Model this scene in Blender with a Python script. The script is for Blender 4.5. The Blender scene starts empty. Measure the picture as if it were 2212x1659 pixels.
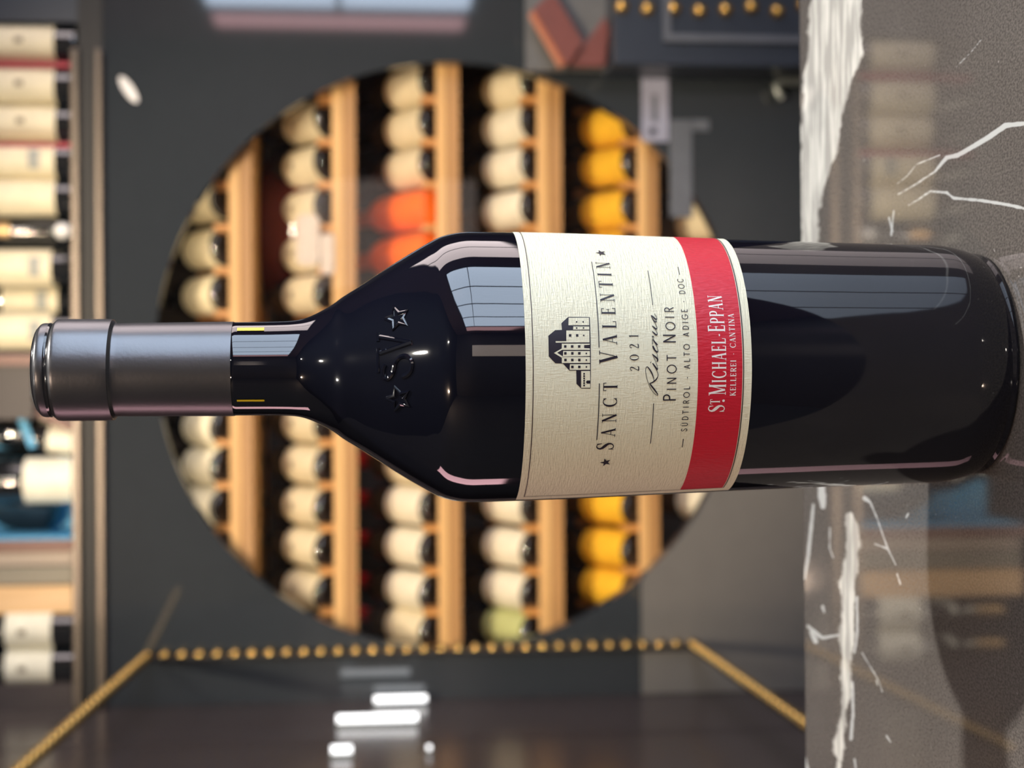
import bpy, bmesh, math, random
import numpy as np
from mathutils import Vector, Matrix
random.seed(7)
PI = math.pi
scene = bpy.context.scene
COL = scene.collection

# ------------------------------------------------------------------ camera
FPX = 3322.0                      # focal length in pixels of the 2212 x 1659 frame
PITCH = math.radians(5.52)
ROLL = math.radians(0.30)
TZ = 0.90                         # table top height
EYE = Vector((0.0, 0.0, TZ + 0.2002))
F_ = Vector((0, math.cos(PITCH), -math.sin(PITCH)))
U0 = Vector((0, math.sin(PITCH), math.cos(PITCH)))
R0 = Vector((1, 0, 0))
U_ = U0 * math.cos(ROLL) + R0 * math.sin(ROLL)
R_ = R0 * math.cos(ROLL) - U0 * math.sin(ROLL)
# the photograph is turned on its side: world up points to the picture's left
cam_data = bpy.data.cameras.new('camera')
cam = bpy.data.objects.new('camera', cam_data)
COL.objects.link(cam)
X_, Y_, Z_ = -U_, R_, -F_
cam.matrix_world = Matrix(((X_.x, Y_.x, Z_.x, EYE.x), (X_.y, Y_.y, Z_.y, EYE.y), (X_.z, Y_.z, Z_.z, EYE.z), (0, 0, 0, 1)))
cam_data.sensor_width = 36.0
cam_data.lens = FPX / 2212 * 36.0
cam_data.clip_start = 0.02
cam_data.dof.use_dof = True
cam_data.dof.focus_distance = 0.452
cam_data.dof.aperture_fstop = 14.0
scene.camera = cam

# ------------------------------------------------------------------ light and exposure
scene.view_settings.view_transform = 'Standard'
scene.view_settings.look = 'None'
scene.view_settings.gamma = 1.0
scene.view_settings.use_curve_mapping = False
scene.view_settings.exposure = 0.0
world = bpy.data.worlds.new('world')
scene.world = world
world.use_nodes = True
world.node_tree.nodes['Background'].inputs[0].default_value = (0.55, 0.6, 0.7, 1)
world.node_tree.nodes['Background'].inputs[1].default_value = 0.06

WINDOW_L, ADDED_WINDOW_L, PINK_L = 6.6, 4.5, 5.0
TRACK_W = 122.0
SPOT_W, NICHE_W, LEDGE_W, ROOM_W = 21.0, 0.16, 3.2, 12.0


def add_light(name, kind, loc, energy, color, size=0.1, size_y=None, target=None, spot=None):
    d = bpy.data.lights.new(name, kind)
    d.energy = energy
    d.color = color
    if kind == 'AREA':
        d.shape = 'RECTANGLE' if size_y else 'SQUARE'
        d.size = size
        if size_y:
            d.size_y = size_y
    else:
        d.shadow_soft_size = size
    if spot:
        d.spot_size, d.spot_blend = spot
    o = bpy.data.objects.new(name, d)
    o.location = loc
    if target is not None:
        v = Vector(target) - Vector(loc)
        o.rotation_euler = v.to_track_quat('-Z', 'Y').to_euler()
    COL.objects.link(o)
    return o


# the ceiling spot above the table, right of the bottle
add_light('ceiling_spot', 'SPOT', (0.64, 0.52, 2.60), SPOT_W * 8, (1.0, 0.95, 0.88), 0.022, target=(0.02, 0.5, TZ), spot=(math.radians(50), 0.5))
# downlights of the room behind the camera
for x_, y_ in ((-0.95, -1.75), (0.35, -0.5), (0.95, -1.75), (-0.35, 0.15)):
    add_light('downlight_lamp', 'POINT', (x_, y_, 2.70), ROOM_W * (7.0 if x_ < -.5 else 1.0), (1.0, 0.72, 0.52) if x_ < -.5 else (1.0, 0.92, 0.82), 0.028)


# ------------------------------------------------------------------ pixel helpers (photo pixels of the 2212 x 1659 frame)
def ray(x, y):
    return (F_ + R_ * ((1659 - y - 829.5) / FPX) + U_ * (-(x - 1106) / FPX))


def P(x, y, Y):
    d = ray(x, y)
    return EYE + d * (Y / d.y)


def PZ(x, y, z):
    d = ray(x, y)
    return EYE + d * ((z - EYE.z) / d.z)


def PX(x, y, X):
    d = ray(x, y)
    return EYE + d * (X / d.x)


def proj(p):
    d = Vector(p) - EYE
    k = d.dot(F_)
    return 1106 - FPX * d.dot(U_) / k, 1659 - (829.5 + FPX * d.dot(R_) / k)


# ------------------------------------------------------------------ materials
MATS = {}


def mat(name, color, rough=0.5, metal=0.0, ior=1.5, coat=0.0, emit=None, emit_s=0.0, var=0.08, scale=30, bump=0.0, bscale=200, stretch=(1, 1, 1), spec=0.5):
    m = bpy.data.materials.new(name)
    m.use_nodes = True
    nt = m.node_tree
    b = nt.nodes['Principled BSDF']
    tc = nt.nodes.new('ShaderNodeTexCoord')
    mp = nt.nodes.new('ShaderNodeMapping')
    mp.inputs['Scale'].default_value = stretch
    nt.links.new(tc.outputs['Object'], mp.inputs['Vector'])
    n = nt.nodes.new('ShaderNodeTexNoise')
    n.inputs['Scale'].default_value = scale
    n.inputs['Detail'].default_value = 4
    nt.links.new(mp.outputs[0], n.inputs['Vector'])
    r = nt.nodes.new('ShaderNodeMapRange')
    r.inputs[1].default_value, r.inputs[2].default_value = 0.3, 0.7
    r.inputs[3].default_value, r.inputs[4].default_value = 1 - var, 1 + var
    nt.links.new(n.outputs[0], r.inputs[0])
    mx = nt.nodes.new('ShaderNodeVectorMath')
    mx.operation = 'SCALE'
    mx.inputs[0].default_value = color[:3]
    nt.links.new(r.outputs[0], mx.inputs['Scale'])
    nt.links.new(mx.outputs[0], b.inputs['Base Color'])
    b.inputs['Roughness'].default_value = rough
    b.inputs['Metallic'].default_value = metal
    b.inputs['IOR'].default_value = ior
    b.inputs['Specular IOR Level'].default_value = spec
    b.inputs['Coat Weight'].default_value = coat
    b.inputs['Coat Roughness'].default_value = 0.03
    if emit:
        b.inputs['Emission Color'].default_value = (*emit, 1)
        b.inputs['Emission Strength'].default_value = emit_s
    if bump:
        n2 = nt.nodes.new('ShaderNodeTexNoise')
        n2.inputs['Scale'].default_value = bscale
        nt.links.new(mp.outputs[0], n2.inputs['Vector'])
        bp = nt.nodes.new('ShaderNodeBump')
        bp.inputs['Strength'].default_value = bump
        bp.inputs['Distance'].default_value = 0.001
        nt.links.new(n2.outputs[0], bp.inputs['Height'])
        nt.links.new(bp.outputs[0], b.inputs['Normal'])
    MATS[name] = m
    return m


def wood(name, c1, c2, axis_stretch=(2, 40, 40), rough=0.45):
    m = mat(name, c1, rough)
    nt = m.node_tree
    b = nt.nodes['Principled BSDF']
    tc = nt.nodes.new('ShaderNodeTexCoord')
    mp = nt.nodes.new('ShaderNodeMapping')
    mp.inputs['Scale'].default_value = axis_stretch
    n = nt.nodes.new('ShaderNodeTexNoise')
    n.inputs['Scale'].default_value = 1.0
    n.inputs['Detail'].default_value = 6
    n.inputs['Distortion'].default_value = 0.6
    cr = nt.nodes.new('ShaderNodeValToRGB')
    cr.color_ramp.elements[0].position, cr.color_ramp.elements[0].color = 0.3, (*c2, 1)
    cr.color_ramp.elements[1].position, cr.color_ramp.elements[1].color = 0.7, (*c1, 1)
    nt.links.new(tc.outputs['Object'], mp.inputs[0])
    nt.links.new(mp.outputs[0], n.inputs['Vector'])
    nt.links.new(n.outputs[0], cr.inputs[0])
    nt.links.new(cr.outputs[0], b.inputs['Base Color'])
    return m


M_glass = mat('dark bottle glass', (0.0035, 0.004, 0.008), 0.04, ior=1.68, var=0.1, bump=0.02, bscale=60)
M_bg_glass = mat('background bottle glass', (0.008, 0.010, 0.012), 0.06, ior=2.0, var=0.1)
M_caps = mat('satin black capsule', (0.12, 0.12, 0.126), 0.33, metal=0.85, bump=0.03, bscale=900, spec=0.8)
M_capring = mat('glossy capsule edge', (0.02, 0.02, 0.022), 0.12, metal=0.2, spec=0.9)
M_ink = mat('label ink', (0.012, 0.008, 0.018), 0.5)
M_inkbrown = mat('label border ink', (0.035, 0.012, 0.014), 0.5)
M_red = mat('label red band', (0.56, 0.012, 0.030), 0.42, bump=0.25, bscale=1500, stretch=(1, 1, 0.25))
M_white = mat('label white print', (0.86, 0.80, 0.76), 0.5)
M_yellow = mat('yellow foil mark', (0.75, 0.55, 0.01), 0.3, emit=None)
M_panel = mat('black glass panel', (0.028, 0.034, 0.041), 0.04, ior=1.85, var=0.03)
M_part = mat('dark glossy partition', (0.058, 0.047, 0.048), 0.24, ior=1.35, var=0.04)
M_greyreflect = mat('grey reflected tone', (0.135, 0.130, 0.126), 0.35, var=0.03)
M_inner = mat('dark niche lining', (0.045, 0.034, 0.030), 0.5)
M_black = mat('matt black', (0.006, 0.006, 0.007), 0.6)
M_navy = mat('blue black lacquer', (0.022, 0.028, 0.042), 0.35, var=0.05)
M_rail = mat('brushed warm metal rail', (0.11, 0.092, 0.080), 0.34, metal=0.8, var=0.05, stretch=(1, 60, 60))
M_gold = mat('gold stud', (0.66, 0.42, 0.13), 0.22, metal=0.85, var=0.05)
M_cream = mat('cream paper label', (0.78, 0.70, 0.50), 0.5)
M_creamw = mat('ivory paper label', (0.84, 0.80, 0.66), 0.5)
M_palegreen = mat('pale green paper label', (0.52, 0.56, 0.25), 0.5)
M_yel = mat('golden yellow paper label', (0.85, 0.50, 0.035), 0.5)
M_orange = mat('orange wrapping', (0.90, 0.16, 0.010), 0.45)
M_capred = mat('dark red capsule', (0.75, 0.015, 0.02), 0.35)
M_capgold = mat('dull gold capsule', (0.40, 0.26, 0.12), 0.35, metal=0.5)
M_capblack = mat('black capsule', (0.012, 0.012, 0.013), 0.3)
M_print = mat('label print', (0.20, 0.16, 0.10), 0.6)
M_printblue = mat('grey blue label print', (0.35, 0.36, 0.33), 0.6)
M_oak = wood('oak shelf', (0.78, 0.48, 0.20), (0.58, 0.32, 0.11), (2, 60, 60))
M_oakdark = wood('dark oak rail', (0.50, 0.27, 0.10), (0.36, 0.18, 0.06), (2, 60, 60))  # darker wood for the lower and rear rails
M_oakor = wood('orange oak divider', (0.66, 0.32, 0.08), (0.50, 0.21, 0.05), (30, 30, 4))
M_crate = wood('pine crate', (0.78, 0.52, 0.28), (0.66, 0.40, 0.18), (30, 30, 3))
M_crategrey = wood('weathered board', (0.42, 0.33, 0.26), (0.32, 0.25, 0.20), (30, 30, 3))
M_crateolive = wood('olive grey board', (0.24, 0.21, 0.16), (0.18, 0.16, 0.12), (30, 30, 3))
M_boxbrown = mat('red brown box frame', (0.15, 0.055, 0.042), 0.45)
M_mauve = mat('mauve box panel', (0.022, 0.014, 0.017), 0.5)
M_blue = mat('sky blue lining', (0.13, 0.47, 0.78), 0.6)
M_redcard = mat('crimson divider card', (0.36, 0.018, 0.04), 0.5)
M_burg = mat('burgundy reflected tone', (0.10, 0.016, 0.014), 0.15)
M_card = mat('white card', (0.62, 0.52, 0.44), 0.6)
M_lav = mat('pale lavender card', (0.30, 0.31, 0.42), 0.5)
M_greycard = mat('grey reflection and tag print', (0.10, 0.11, 0.135), 0.5)
M_terra = mat('terracotta reflected tone', (0.14, 0.038, 0.030), 0.45)
M_terraedge = mat('lit leather edge', (0.36, 0.115, 0.05), 0.45)
M_smoke = mat('smoke grey reflected tone', (0.10, 0.10, 0.10), 0.4)
M_steel = mat('dull steel', (0.30, 0.33, 0.32), 0.35, metal=0.7)
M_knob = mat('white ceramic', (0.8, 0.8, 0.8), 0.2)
M_tube = mat('reflected light tube', (0.9, 0.9, 0.9), 0.4, emit=(0.93, 0.96, 1.0), emit_s=2.2)
M_floor = mat('grey floor', (0.08, 0.075, 0.07), 0.4, scale=3)
M_wall = mat('warm grey wall', (0.07, 0.065, 0.062), 0.7, scale=4)
M_wallpink = mat('dusty pink wall', (0.16, 0.10, 0.105), 0.7, scale=4)
M_ceil = mat('dark ceiling', (0.04, 0.04, 0.04), 0.7, scale=4)
M_pane = mat('daylit window pane', (0.6, 0.7, 0.9), 0.3, emit=(0.66, 0.80, 1.0), emit_s=WINDOW_L)
M_addedpane = mat('added window pane', (0.9, 0.8, 0.8), 0.3, emit=(1.0, 0.86, 0.86), emit_s=ADDED_WINDOW_L)
M_reveal = mat('glowing pink reveal', (0.9, 0.6, 0.6), 0.3, emit=(1.0, 0.56, 0.60), emit_s=3.0)
M_haze = mat('glowing beige haze', (0.9, 0.8, 0.7), 0.3, emit=(1.0, 0.80, 0.66), emit_s=1.3)
M_pink = mat('glowing pink fill', (0.9, 0.6, 0.6), 0.3, emit=(1.0, 0.55, 0.60), emit_s=PINK_L)
M_frame = mat('dark window frame', (0.03, 0.03, 0.035), 0.4)
M_down = mat('downlight lens', (1, 1, 1), 0.3, emit=(1.0, 0.93, 0.82), emit_s=70.0)


def linen_label():
    m = mat('linen textured label paper', (0.79, 0.765, 0.57), 0.55, var=0.02)
    nt = m.node_tree
    b = nt.nodes['Principled BSDF']
    tc = nt.nodes.new('ShaderNodeTexCoord')
    add = None
    for sc, st in (((1, 1, 1), (330, 330, 2400)), ((1, 1, 1), (2200, 2200, 420))):
        mp = nt.nodes.new('ShaderNodeMapping')
        mp.inputs['Scale'].default_value = st
        n = nt.nodes.new('ShaderNodeTexNoise')
        n.inputs['Scale'].default_value = 1.0
        n.inputs['Detail'].default_value = 1
        nt.links.new(tc.outputs['Object'], mp.inputs[0])
        nt.links.new(mp.outputs[0], n.inputs['Vector'])
        if add is None:
            add = n
        else:
            ma = nt.nodes.new('ShaderNodeMath')
            ma.operation = 'ADD'
            nt.links.new(add.outputs[0], ma.inputs[0])
            nt.links.new(n.outputs[0], ma.inputs[1])
            bp = nt.nodes.new('ShaderNodeBump')
            bp.inputs['Strength'].default_value = 0.7
            bp.inputs['Distance'].default_value = 0.0002
            nt.links.new(ma.outputs[0], bp.inputs['Height'])
            nt.links.new(bp.outputs[0], b.inputs['Normal'])
    return m


M_label = linen_label()


def glass_pane():
    m = bpy.data.materials.new('clear glass pane')
    m.use_nodes = True
    nt = m.node_tree
    nt.nodes.remove(nt.nodes['Principled BSDF'])
    out = nt.nodes['Material Output']
    t = nt.nodes.new('ShaderNodeBsdfTransparent')
    g = nt.nodes.new('ShaderNodeBsdfGlossy')
    g.inputs['Roughness'].default_value = 0.02
    f = nt.nodes.new('ShaderNodeFresnel')
    f.inputs[0].default_value = 1.5
    mx = nt.nodes.new('ShaderNodeMixShader')
    nt.links.new(f.outputs[0], mx.inputs[0])
    nt.links.new(t.outputs[0], mx.inputs[1])
    nt.links.new(g.outputs[0], mx.inputs[2])
    nt.links.new(mx.outputs[0], out.inputs[0])
    return m


M_clear = glass_pane()


def marble():
    m = bpy.data.materials.new('dark veined marble')
    m.use_nodes = True
    nt = m.node_tree
    N, L = nt.nodes.new, nt.links.new
    b = nt.nodes['Principled BSDF']
    tc = N('ShaderNodeTexCoord')

    def noise(scale, stretch, detail=5):
        mp = N('ShaderNodeMapping')
        mp.inputs['Scale'].default_value = stretch
        n = N('ShaderNodeTexNoise')
        n.inputs['Scale'].default_value = scale
        n.inputs['Detail'].default_value = detail
        L(tc.outputs['Object'], mp.inputs[0])
        L(mp.outputs[0], n.inputs['Vector'])
        return n

    def mathn(op, a, c):
        q = N('ShaderNodeMath')
        q.operation = op
        for i, v in enumerate((a, c)):
            if isinstance(v, (int, float)):
                q.inputs[i].default_value = v
            else:
                L(v, q.inputs[i])
        return q.outputs[0]

    def rng(v, a, c, d, e):
        q = N('ShaderNodeMapRange')
        q.interpolation_type = 'SMOOTHSTEP'
        for i, w in enumerate((a, c, d, e)):
            q.inputs[i + 1].default_value = w
        L(v, q.inputs[0])
        return q.outputs[0]
    at = N('ShaderNodeAttribute')
    at.attribute_name = 'vein'
    at2 = N('ShaderNodeAttribute')
    at2.attribute_name = 'hair'
    n1 = noise(85, (0.8, 0.35, 1), 7)
    n2 = noise(300, (1, 0.5, 1), 3)
    wob = mathn('ADD', mathn('MULTIPLY', mathn('SUBTRACT', n1.outputs[0], 0.5), 58.0), mathn('MULTIPLY', mathn('SUBTRACT', n2.outputs[0], 0.5), 7.0))
    wobw = mathn('MULTIPLY', mathn('SUBTRACT', n2.outputs[0], 0.5), 4.0)
    mask = rng(mathn('ADD', at.outputs['Fac'], wob), 2.0, -5.0, 0.0, 1.0)
    hair = rng(mathn('ADD', at2.outputs['Fac'], wobw), 1.2, -2.2, 0.0, 1.0)
    # grey streaks inside the white vein, running along it
    st = noise(30, (1.0, 6.5, 1), 8)
    streak = rng(st.outputs[0], 0.44, 0.60, 0.42, 1.0)
    base = N('ShaderNodeMix')
    base.data_type = 'RGBA'
    nb = noise(14, (1, 1, 1), 8)
    L(nb.outputs[0], base.inputs[0])
    base.inputs[6].default_value = (0.080, 0.072, 0.066, 1)
    base.inputs[7].default_value = (0.118, 0.108, 0.100, 1)
    # small bright flecks
    fl = noise(420, (1, 0.6, 1), 2)
    fleck = rng(fl.outputs[0], 0.735, 0.78, 0.0, 0.55)
    white = N('ShaderNodeMix')
    white.data_type = 'RGBA'
    L(streak, white.inputs[0])
    white.inputs[6].default_value = (0.20, 0.20, 0.19, 1)
    white.inputs[7].default_value = (0.66, 0.66, 0.62, 1)
    m1 = N('ShaderNodeMix')
    m1.data_type = 'RGBA'
    L(fleck, m1.inputs[0])
    gr = noise(1300, (1, 0.6, 1), 2)
    gs = N('ShaderNodeVectorMath')
    gs.operation = 'SCALE'
    L(base.outputs[2], gs.inputs[0])
    L(rng(gr.outputs[0], 0.3, 0.7, 0.72, 1.30), gs.inputs['Scale'])
    L(gs.outputs[0], m1.inputs[6])
    m1.inputs[7].default_value = (0.4, 0.39, 0.37, 1)
    m2 = N('ShaderNodeMix')
    m2.data_type = 'RGBA'
    L(hair, m2.inputs[0])
    L(m1.outputs[2], m2.inputs[6])
    m2.inputs[7].default_value = (0.46, 0.48, 0.48, 1)
    m3 = N('ShaderNodeMix')
    m3.data_type = 'RGBA'
    L(mask, m3.inputs[0])
    L(m2.outputs[2], m3.inputs[6])
    L(white.outputs[2], m3.inputs[7])
    L(m3.outputs[2], b.inputs['Base Color'])
    b.inputs['Roughness'].default_value = 0.035
    b.inputs['IOR'].default_value = 1.55
    return m


M_marble = marble()


# ------------------------------------------------------------------ mesh helpers
class MB:
    def __init__(self):
        self.v, self.f, self.uv = [], [], None

    def add(self, vs, fs):
        o = len(self.v)
        self.v += [tuple(p) for p in vs]
        self.f += [tuple(i + o for i in q) for q in fs]
        return self

    def box(self, lo, hi):
        (a, b, c), (d, e, f) = lo, hi
        return self.add([(a, b, c), (d, b, c), (d, e, c), (a, e, c), (a, b, f), (d, b, f), (d, e, f), (a, e, f)],
                        [(0, 3, 2, 1), (4, 5, 6, 7), (0, 1, 5, 4), (1, 2, 6, 5), (2, 3, 7, 6), (3, 0, 4, 7)])

    def lathe(self, prof, seg=32, a0=0.0, a1=2 * PI, closed=True, axis=None):
        vs, fs = [], []
        full = abs(a1 - a0 - 2 * PI) < 1e-6
        n = seg if full else seg + 1
        for r, z in prof:
            for i in range(n):
                a = a0 + (a1 - a0) * i / seg
                vs.append((r * math.sin(a), -r * math.cos(a), z))
        for j in range(len(prof) - 1):
            for i in range(seg):
                k = (i + 1) % n
                fs.append((j * n + i, j * n + k, (j + 1) * n + k, (j + 1) * n + i))
        return self.add(vs, fs)

    def tube(self, pts, rad, seg=10, cap=True):
        pts = [Vector(p) for p in pts]
        vs, fs = [], []
        rads = rad if isinstance(rad, (list, tuple)) else [rad] * len(pts)
        prev = None
        for i, p in enumerate(pts):
            t = (pts[min(i + 1, len(pts) - 1)] - pts[max(i - 1, 0)]).normalized()
            ref = prev if prev is not None else (Vector((0, 0, 1)) if abs(t.z) < 0.9 else Vector((1, 0, 0)))
            n = (ref - t * ref.dot(t)).normalized()
            prev = n
            bnm = t.cross(n)
            for k in range(seg):
                a = 2 * PI * k / seg
                vs.append(p + (n * math.cos(a) + bnm * math.sin(a)) * rads[i])
        for i in range(len(pts) - 1):
            for k in range(seg):
                l = (k + 1) % seg
                fs.append((i * seg + k, i * seg + l, (i + 1) * seg + l, (i + 1) * seg + k))
        if cap:
            fs.append(tuple(range(seg - 1, -1, -1)))
            fs.append(tuple((len(pts) - 1) * seg + k for k in range(seg)))
        return self.add(vs, fs)

    def mesh(self, name, material, smooth=False, angle=35):
        me = bpy.data.meshes.new(name)
        me.from_pydata(self.v, [], self.f)
        me.materials.append(material)
        bm = bmesh.new()
        bm.from_mesh(me)
        bmesh.ops.recalc_face_normals(bm, faces=bm.faces)
        bm.to_mesh(me)
        bm.free()
        if smooth:
            me.polygons.foreach_set('use_smooth', [True] * len(me.polygons))
            me.set_sharp_from_angle(angle=math.radians(angle))
        me.update()
        return me

    def build(self, name, material, parent=None, smooth=False, bevel=0.0, label=None, angle=35):
        o = bpy.data.objects.new(name, self.mesh(name, material, smooth, angle))
        COL.objects.link(o)
        o.parent = parent
        if bevel:
            md = o.modifiers.new('bevel', 'BEVEL')
            md.width = bevel
            md.segments = 2
            md.limit_method = 'ANGLE'
        if label:
            o['label'] = label
        return o


def tag(o, label=None, cat=None, group=None, kind=None):
    if label:
        o['label'] = label
    if cat:
        o['category'] = cat
    if group:
        o['group'] = group
    if kind:
        o['kind'] = kind
    return o


def empty(name, loc=(0, 0, 0), label=None, cat=None, group=None, kind=None, rot=(0, 0, 0)):
    o = bpy.data.objects.new(name, None)
    o.location = loc
    o.rotation_euler = rot
    o.empty_display_size = 0.05
    COL.objects.link(o)
    return tag(o, label, cat, group, kind)


def inst(name, me, parent, loc=(0, 0, 0), rot=(0, 0, 0)):
    o = bpy.data.objects.new(name, me)
    o.location = loc
    o.rotation_euler = rot
    o.parent = parent
    COL.objects.link(o)
    return o


KIDS = {}


def copy_tree(o, parent=None):
    c = o.copy()
    COL.objects.link(c)
    c.parent = parent
    for ch in list(o.children):
        copy_tree(ch, c)
    return c


def box(name, lo, hi, m, parent=None, bevel=0.0, label=None):
    return MB().box(lo, hi).build(name, m, parent, bevel=bevel, label=label)


# ------------------------------------------------------------------ the room
XL, XR, YF, YB, ZC = -1.75, 1.95, -3.3, 3.45, 2.75
tag(box('floor', (XL - .1, YF - .1, -0.06), (XR + .1, YB + .1, 0), M_floor), 'grey shop floor', kind='structure')
tag(box('ceiling', (XL - .1, YF - .1, ZC), (XR + .1, YB + .1, ZC + .06), M_ceil), 'dark ceiling', kind='structure')
tag(box('wall_back', (XL - .1, YB, 0), (XR + .1, YB + .1, ZC), M_wall), kind='structure')
tag(box('wall_front', (XL - .1, YF - .1, 0), (XR + .1, YF, ZC), M_wall), kind='structure')
tag(box('wall_left', (XL - .1, YF, 0), (XL, YB, ZC), M_wall), kind='structure')
wr = tag(box('wall_right', (XR, YF, 0), (XR + .1, YB, ZC), M_wallpink), kind='structure')


def window(name, y0, y1, z0, z1, m, bars_h, bars_v):
    w = empty(name, (XR, y0, z0), kind='structure')
    W, H = y1 - y0, z1 - z0
    box('window_pane', (-0.012, 0, 0), (-0.004, W, H), m, w)
    fr = MB()
    for a, b_ in (((-0.04, -0.04, -0.04), (-0.002, W + .04, 0)), ((-0.04, -0.04, H), (-0.002, W + .04, H + .04)),
                  ((-0.04, -0.04, 0), (-0.002, 0, H)), ((-0.04, W, 0), (-0.002, W + .04, H))):
        fr.box(a, b_)
    fr.build('window_frame', M_frame, w)
    for k in range(1, bars_v):
        y = W * k / bars_v
        box('mullion', (-0.03, y - .016, 0), (-0.0125, y + .016, H), M_frame, w)
    for k in range(1, bars_h):
        z = H * k / bars_h
        box('glazing_bar', (-0.03, 0, z - .012), (-0.0125, W, z + .012), M_frame, w)
    return w


w1 = window('window_1', -2.45, 0.5, 0.55, 1.88, M_pane, 2, 4)
box('glow_reveal', (-0.012, -0.47, 0), (-0.004, -0.045, 1.33), M_reveal, w1, label='glowing pink reveal beside the pane')  # lit pink reveal, made to glow for its mirrored band
window('added_window', 0.95, 2.2, 0.8, 2.2, M_addedpane, 1, 2)  # unseen pane added to brighten the right edge of the bottle
sg = empty('pink_fill', (XL + .02, 1.05, 0.85), 'glowing pink fill panel added on the far left wall', 'fill_panel')  # unseen glowing panel added for the pink stripe and label fill
box('fill_face', (0, 0, 0), (0.012, 0.30, 1.2), M_pink, sg)
box('fill_frame', (-0.018, -.03, -.03), (-0.0005, 0.33, 1.23), M_frame, sg)
ds = empty('beige_haze', (0.55, YF + .03, 0.45), 'glowing beige haze panel added on the wall behind the camera', 'haze_panel')  # glowing panel added to put haze on the niche glass
box('haze_face', (0, 0, 0), (0.62, 0.012, 1.0), M_haze, ds)
box('haze_frame', (-.03, -.02, -.03), (.65, -0.0005, 1.03), M_frame, ds)
for x, y, w_ in ((-0.95, -1.75, 'at the left'), (0.35, -0.5, 'right of the centre'), (0.95, -1.75, 'farthest back on the right'), (-0.35, 0.15, 'nearest the table')):
    d = empty('downlight', (x, y, ZC), 'small round ceiling downlight behind the camera, ' + w_, 'light', 'ceiling downlights')
    MB().lathe([(0, -0.004), (0.028, -0.004), (0.028, -0.001), (0, -0.001)], 16).build('lens', M_down, d)
    MB().lathe([(0.029, -0.0005), (0.029, -0.008), (0.045, -0.006), (0.046, -0.0005)], 20).build('trim_ring', M_steel, d)

# ------------------------------------------------------------------ marble table
pa, pb = PZ(1727, 0, TZ), PZ(1741, 1659, TZ)
SL = (pa.y - pb.y) / (pa.x - pb.x)


def yfar(x):
    return pb.y + SL * (x - pb.x)


table = empty('table', (0.05, 0.40, 0), 'dark polished marble table top with white veins under the wine bottle', 'table')
VEINS = [
    [(1812, -160, 66), (1812, -60, 62), (1811, 0, 58), (1806, 100, 60), (1788, 190, 50), (1772, 300, 42), (1757, 390, 30), (1750, 450, 24), (1745, 540, 16), (1743, 640, 10)],
    [(1835, 1116, 10), (1840, 1150, 13), (1840, 1190, 9), (1832, 1250, 10), (1834, 1310, 13), (1832, 1380, 11), (1828, 1450, 8), (1822, 1530, 10), (1815, 1600, 18), (1812, 1640, 14), (1808, 1720, 12)],
]
HAIRS = [
    [(2330, 262, 5), (2212, 267, 5), (2172, 271, 6), (2130, 300, 6), (2070, 335, 5), (2045, 340, 5), (2020, 370, 2.5), (1975, 400, 2), (1940, 420, 1.6)],
    [(2030, 335, 1.4), (1980, 355, 1.6), (1960, 380, 1.2), (1938, 397, 1.0)],
    [(2330, 470, 3), (2212, 450, 3.5), (2180, 443, 4.2), (2120, 433, 3.6), (2060, 428, 3.2), (2045, 416, 3), (2010, 413, 2.6), (1985, 430, 1.8), (1962, 444, 1.4)],
    [(1841, 1475, 3.5), (1843, 1540, 3.5), (1838, 1596, 4)],
    [(1757, 1090, 3), (1752, 1140, 4), (1746, 1200, 4), (1738, 1250, 3)],
    [(1774, 1050, 8), (1776, 1075, 9), (1778, 1094, 6)],
    [(1745, 1352, 3), (1760, 1366, 5), (1776, 1378, 3.5), (1800, 1374, 3), (1822, 1370, 2)],
    [(1753, 1366, 5), (1762, 1385, 6)],
    [(1868, 1076, 5), (1880, 1085, 3), (1895, 1120, 1.6), (1912, 1170, 1.8), (1920, 1190, 2.2), (1935, 1220, 2)],
    [(1890, 1175, 2), (1918, 1186, 2.5)], [(1777, 1310, 3.5), (1780, 1322, 2.5)], [(1851, 1290, 3), (1852, 1370, 3.2), (1846, 1410, 2)],
    [(1862, 1410, 1.2), (1898, 1470, 1.5), (1906, 1494, 1.2)], [(1846, 1640, 2.2), (1852, 1690, 2)],
    [(1738, 1636, 4), (1752, 1700, 4)], [(1915, 1590, 2.2), (1924, 1603, 2)], [(1938, 1240, 2.4), (1945, 1262, 2.2)],
    [(1793, 1140, 1.5), (1792, 1185, 1.8), (1800, 1205, 1.4)], [(1893, 1470, 2.0), (1896, 1480, 1.6)],
    [(1920, 470, 2.2), (1928, 500, 2.6)], [(1931, 455, 2), (1925, 508, 2.2)], [(1962, 1110, 2.4), (1957, 1118, 2.4)],
    [(2065, 145, .9), (2100, 110, .9), (2120, 85, .9)],
]


def seg_sd(px, py, lines):
    out = np.full(px.shape, 400.0)
    for ln in lines:
        for (x0, y0, w0), (x1, y1, w1) in zip(ln[:-1], ln[1:]):
            dx, dy = x1 - x0, y1 - y0
            t = np.clip(((px - x0) * dx + (py - y0) * dy) / (dx * dx + dy * dy), 0, 1)
            d = np.hypot(px - x0 - t * dx, py - y0 - t * dy) - (w0 + t * (w1 - w0))
            out = np.minimum(out, d)
    return out


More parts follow.
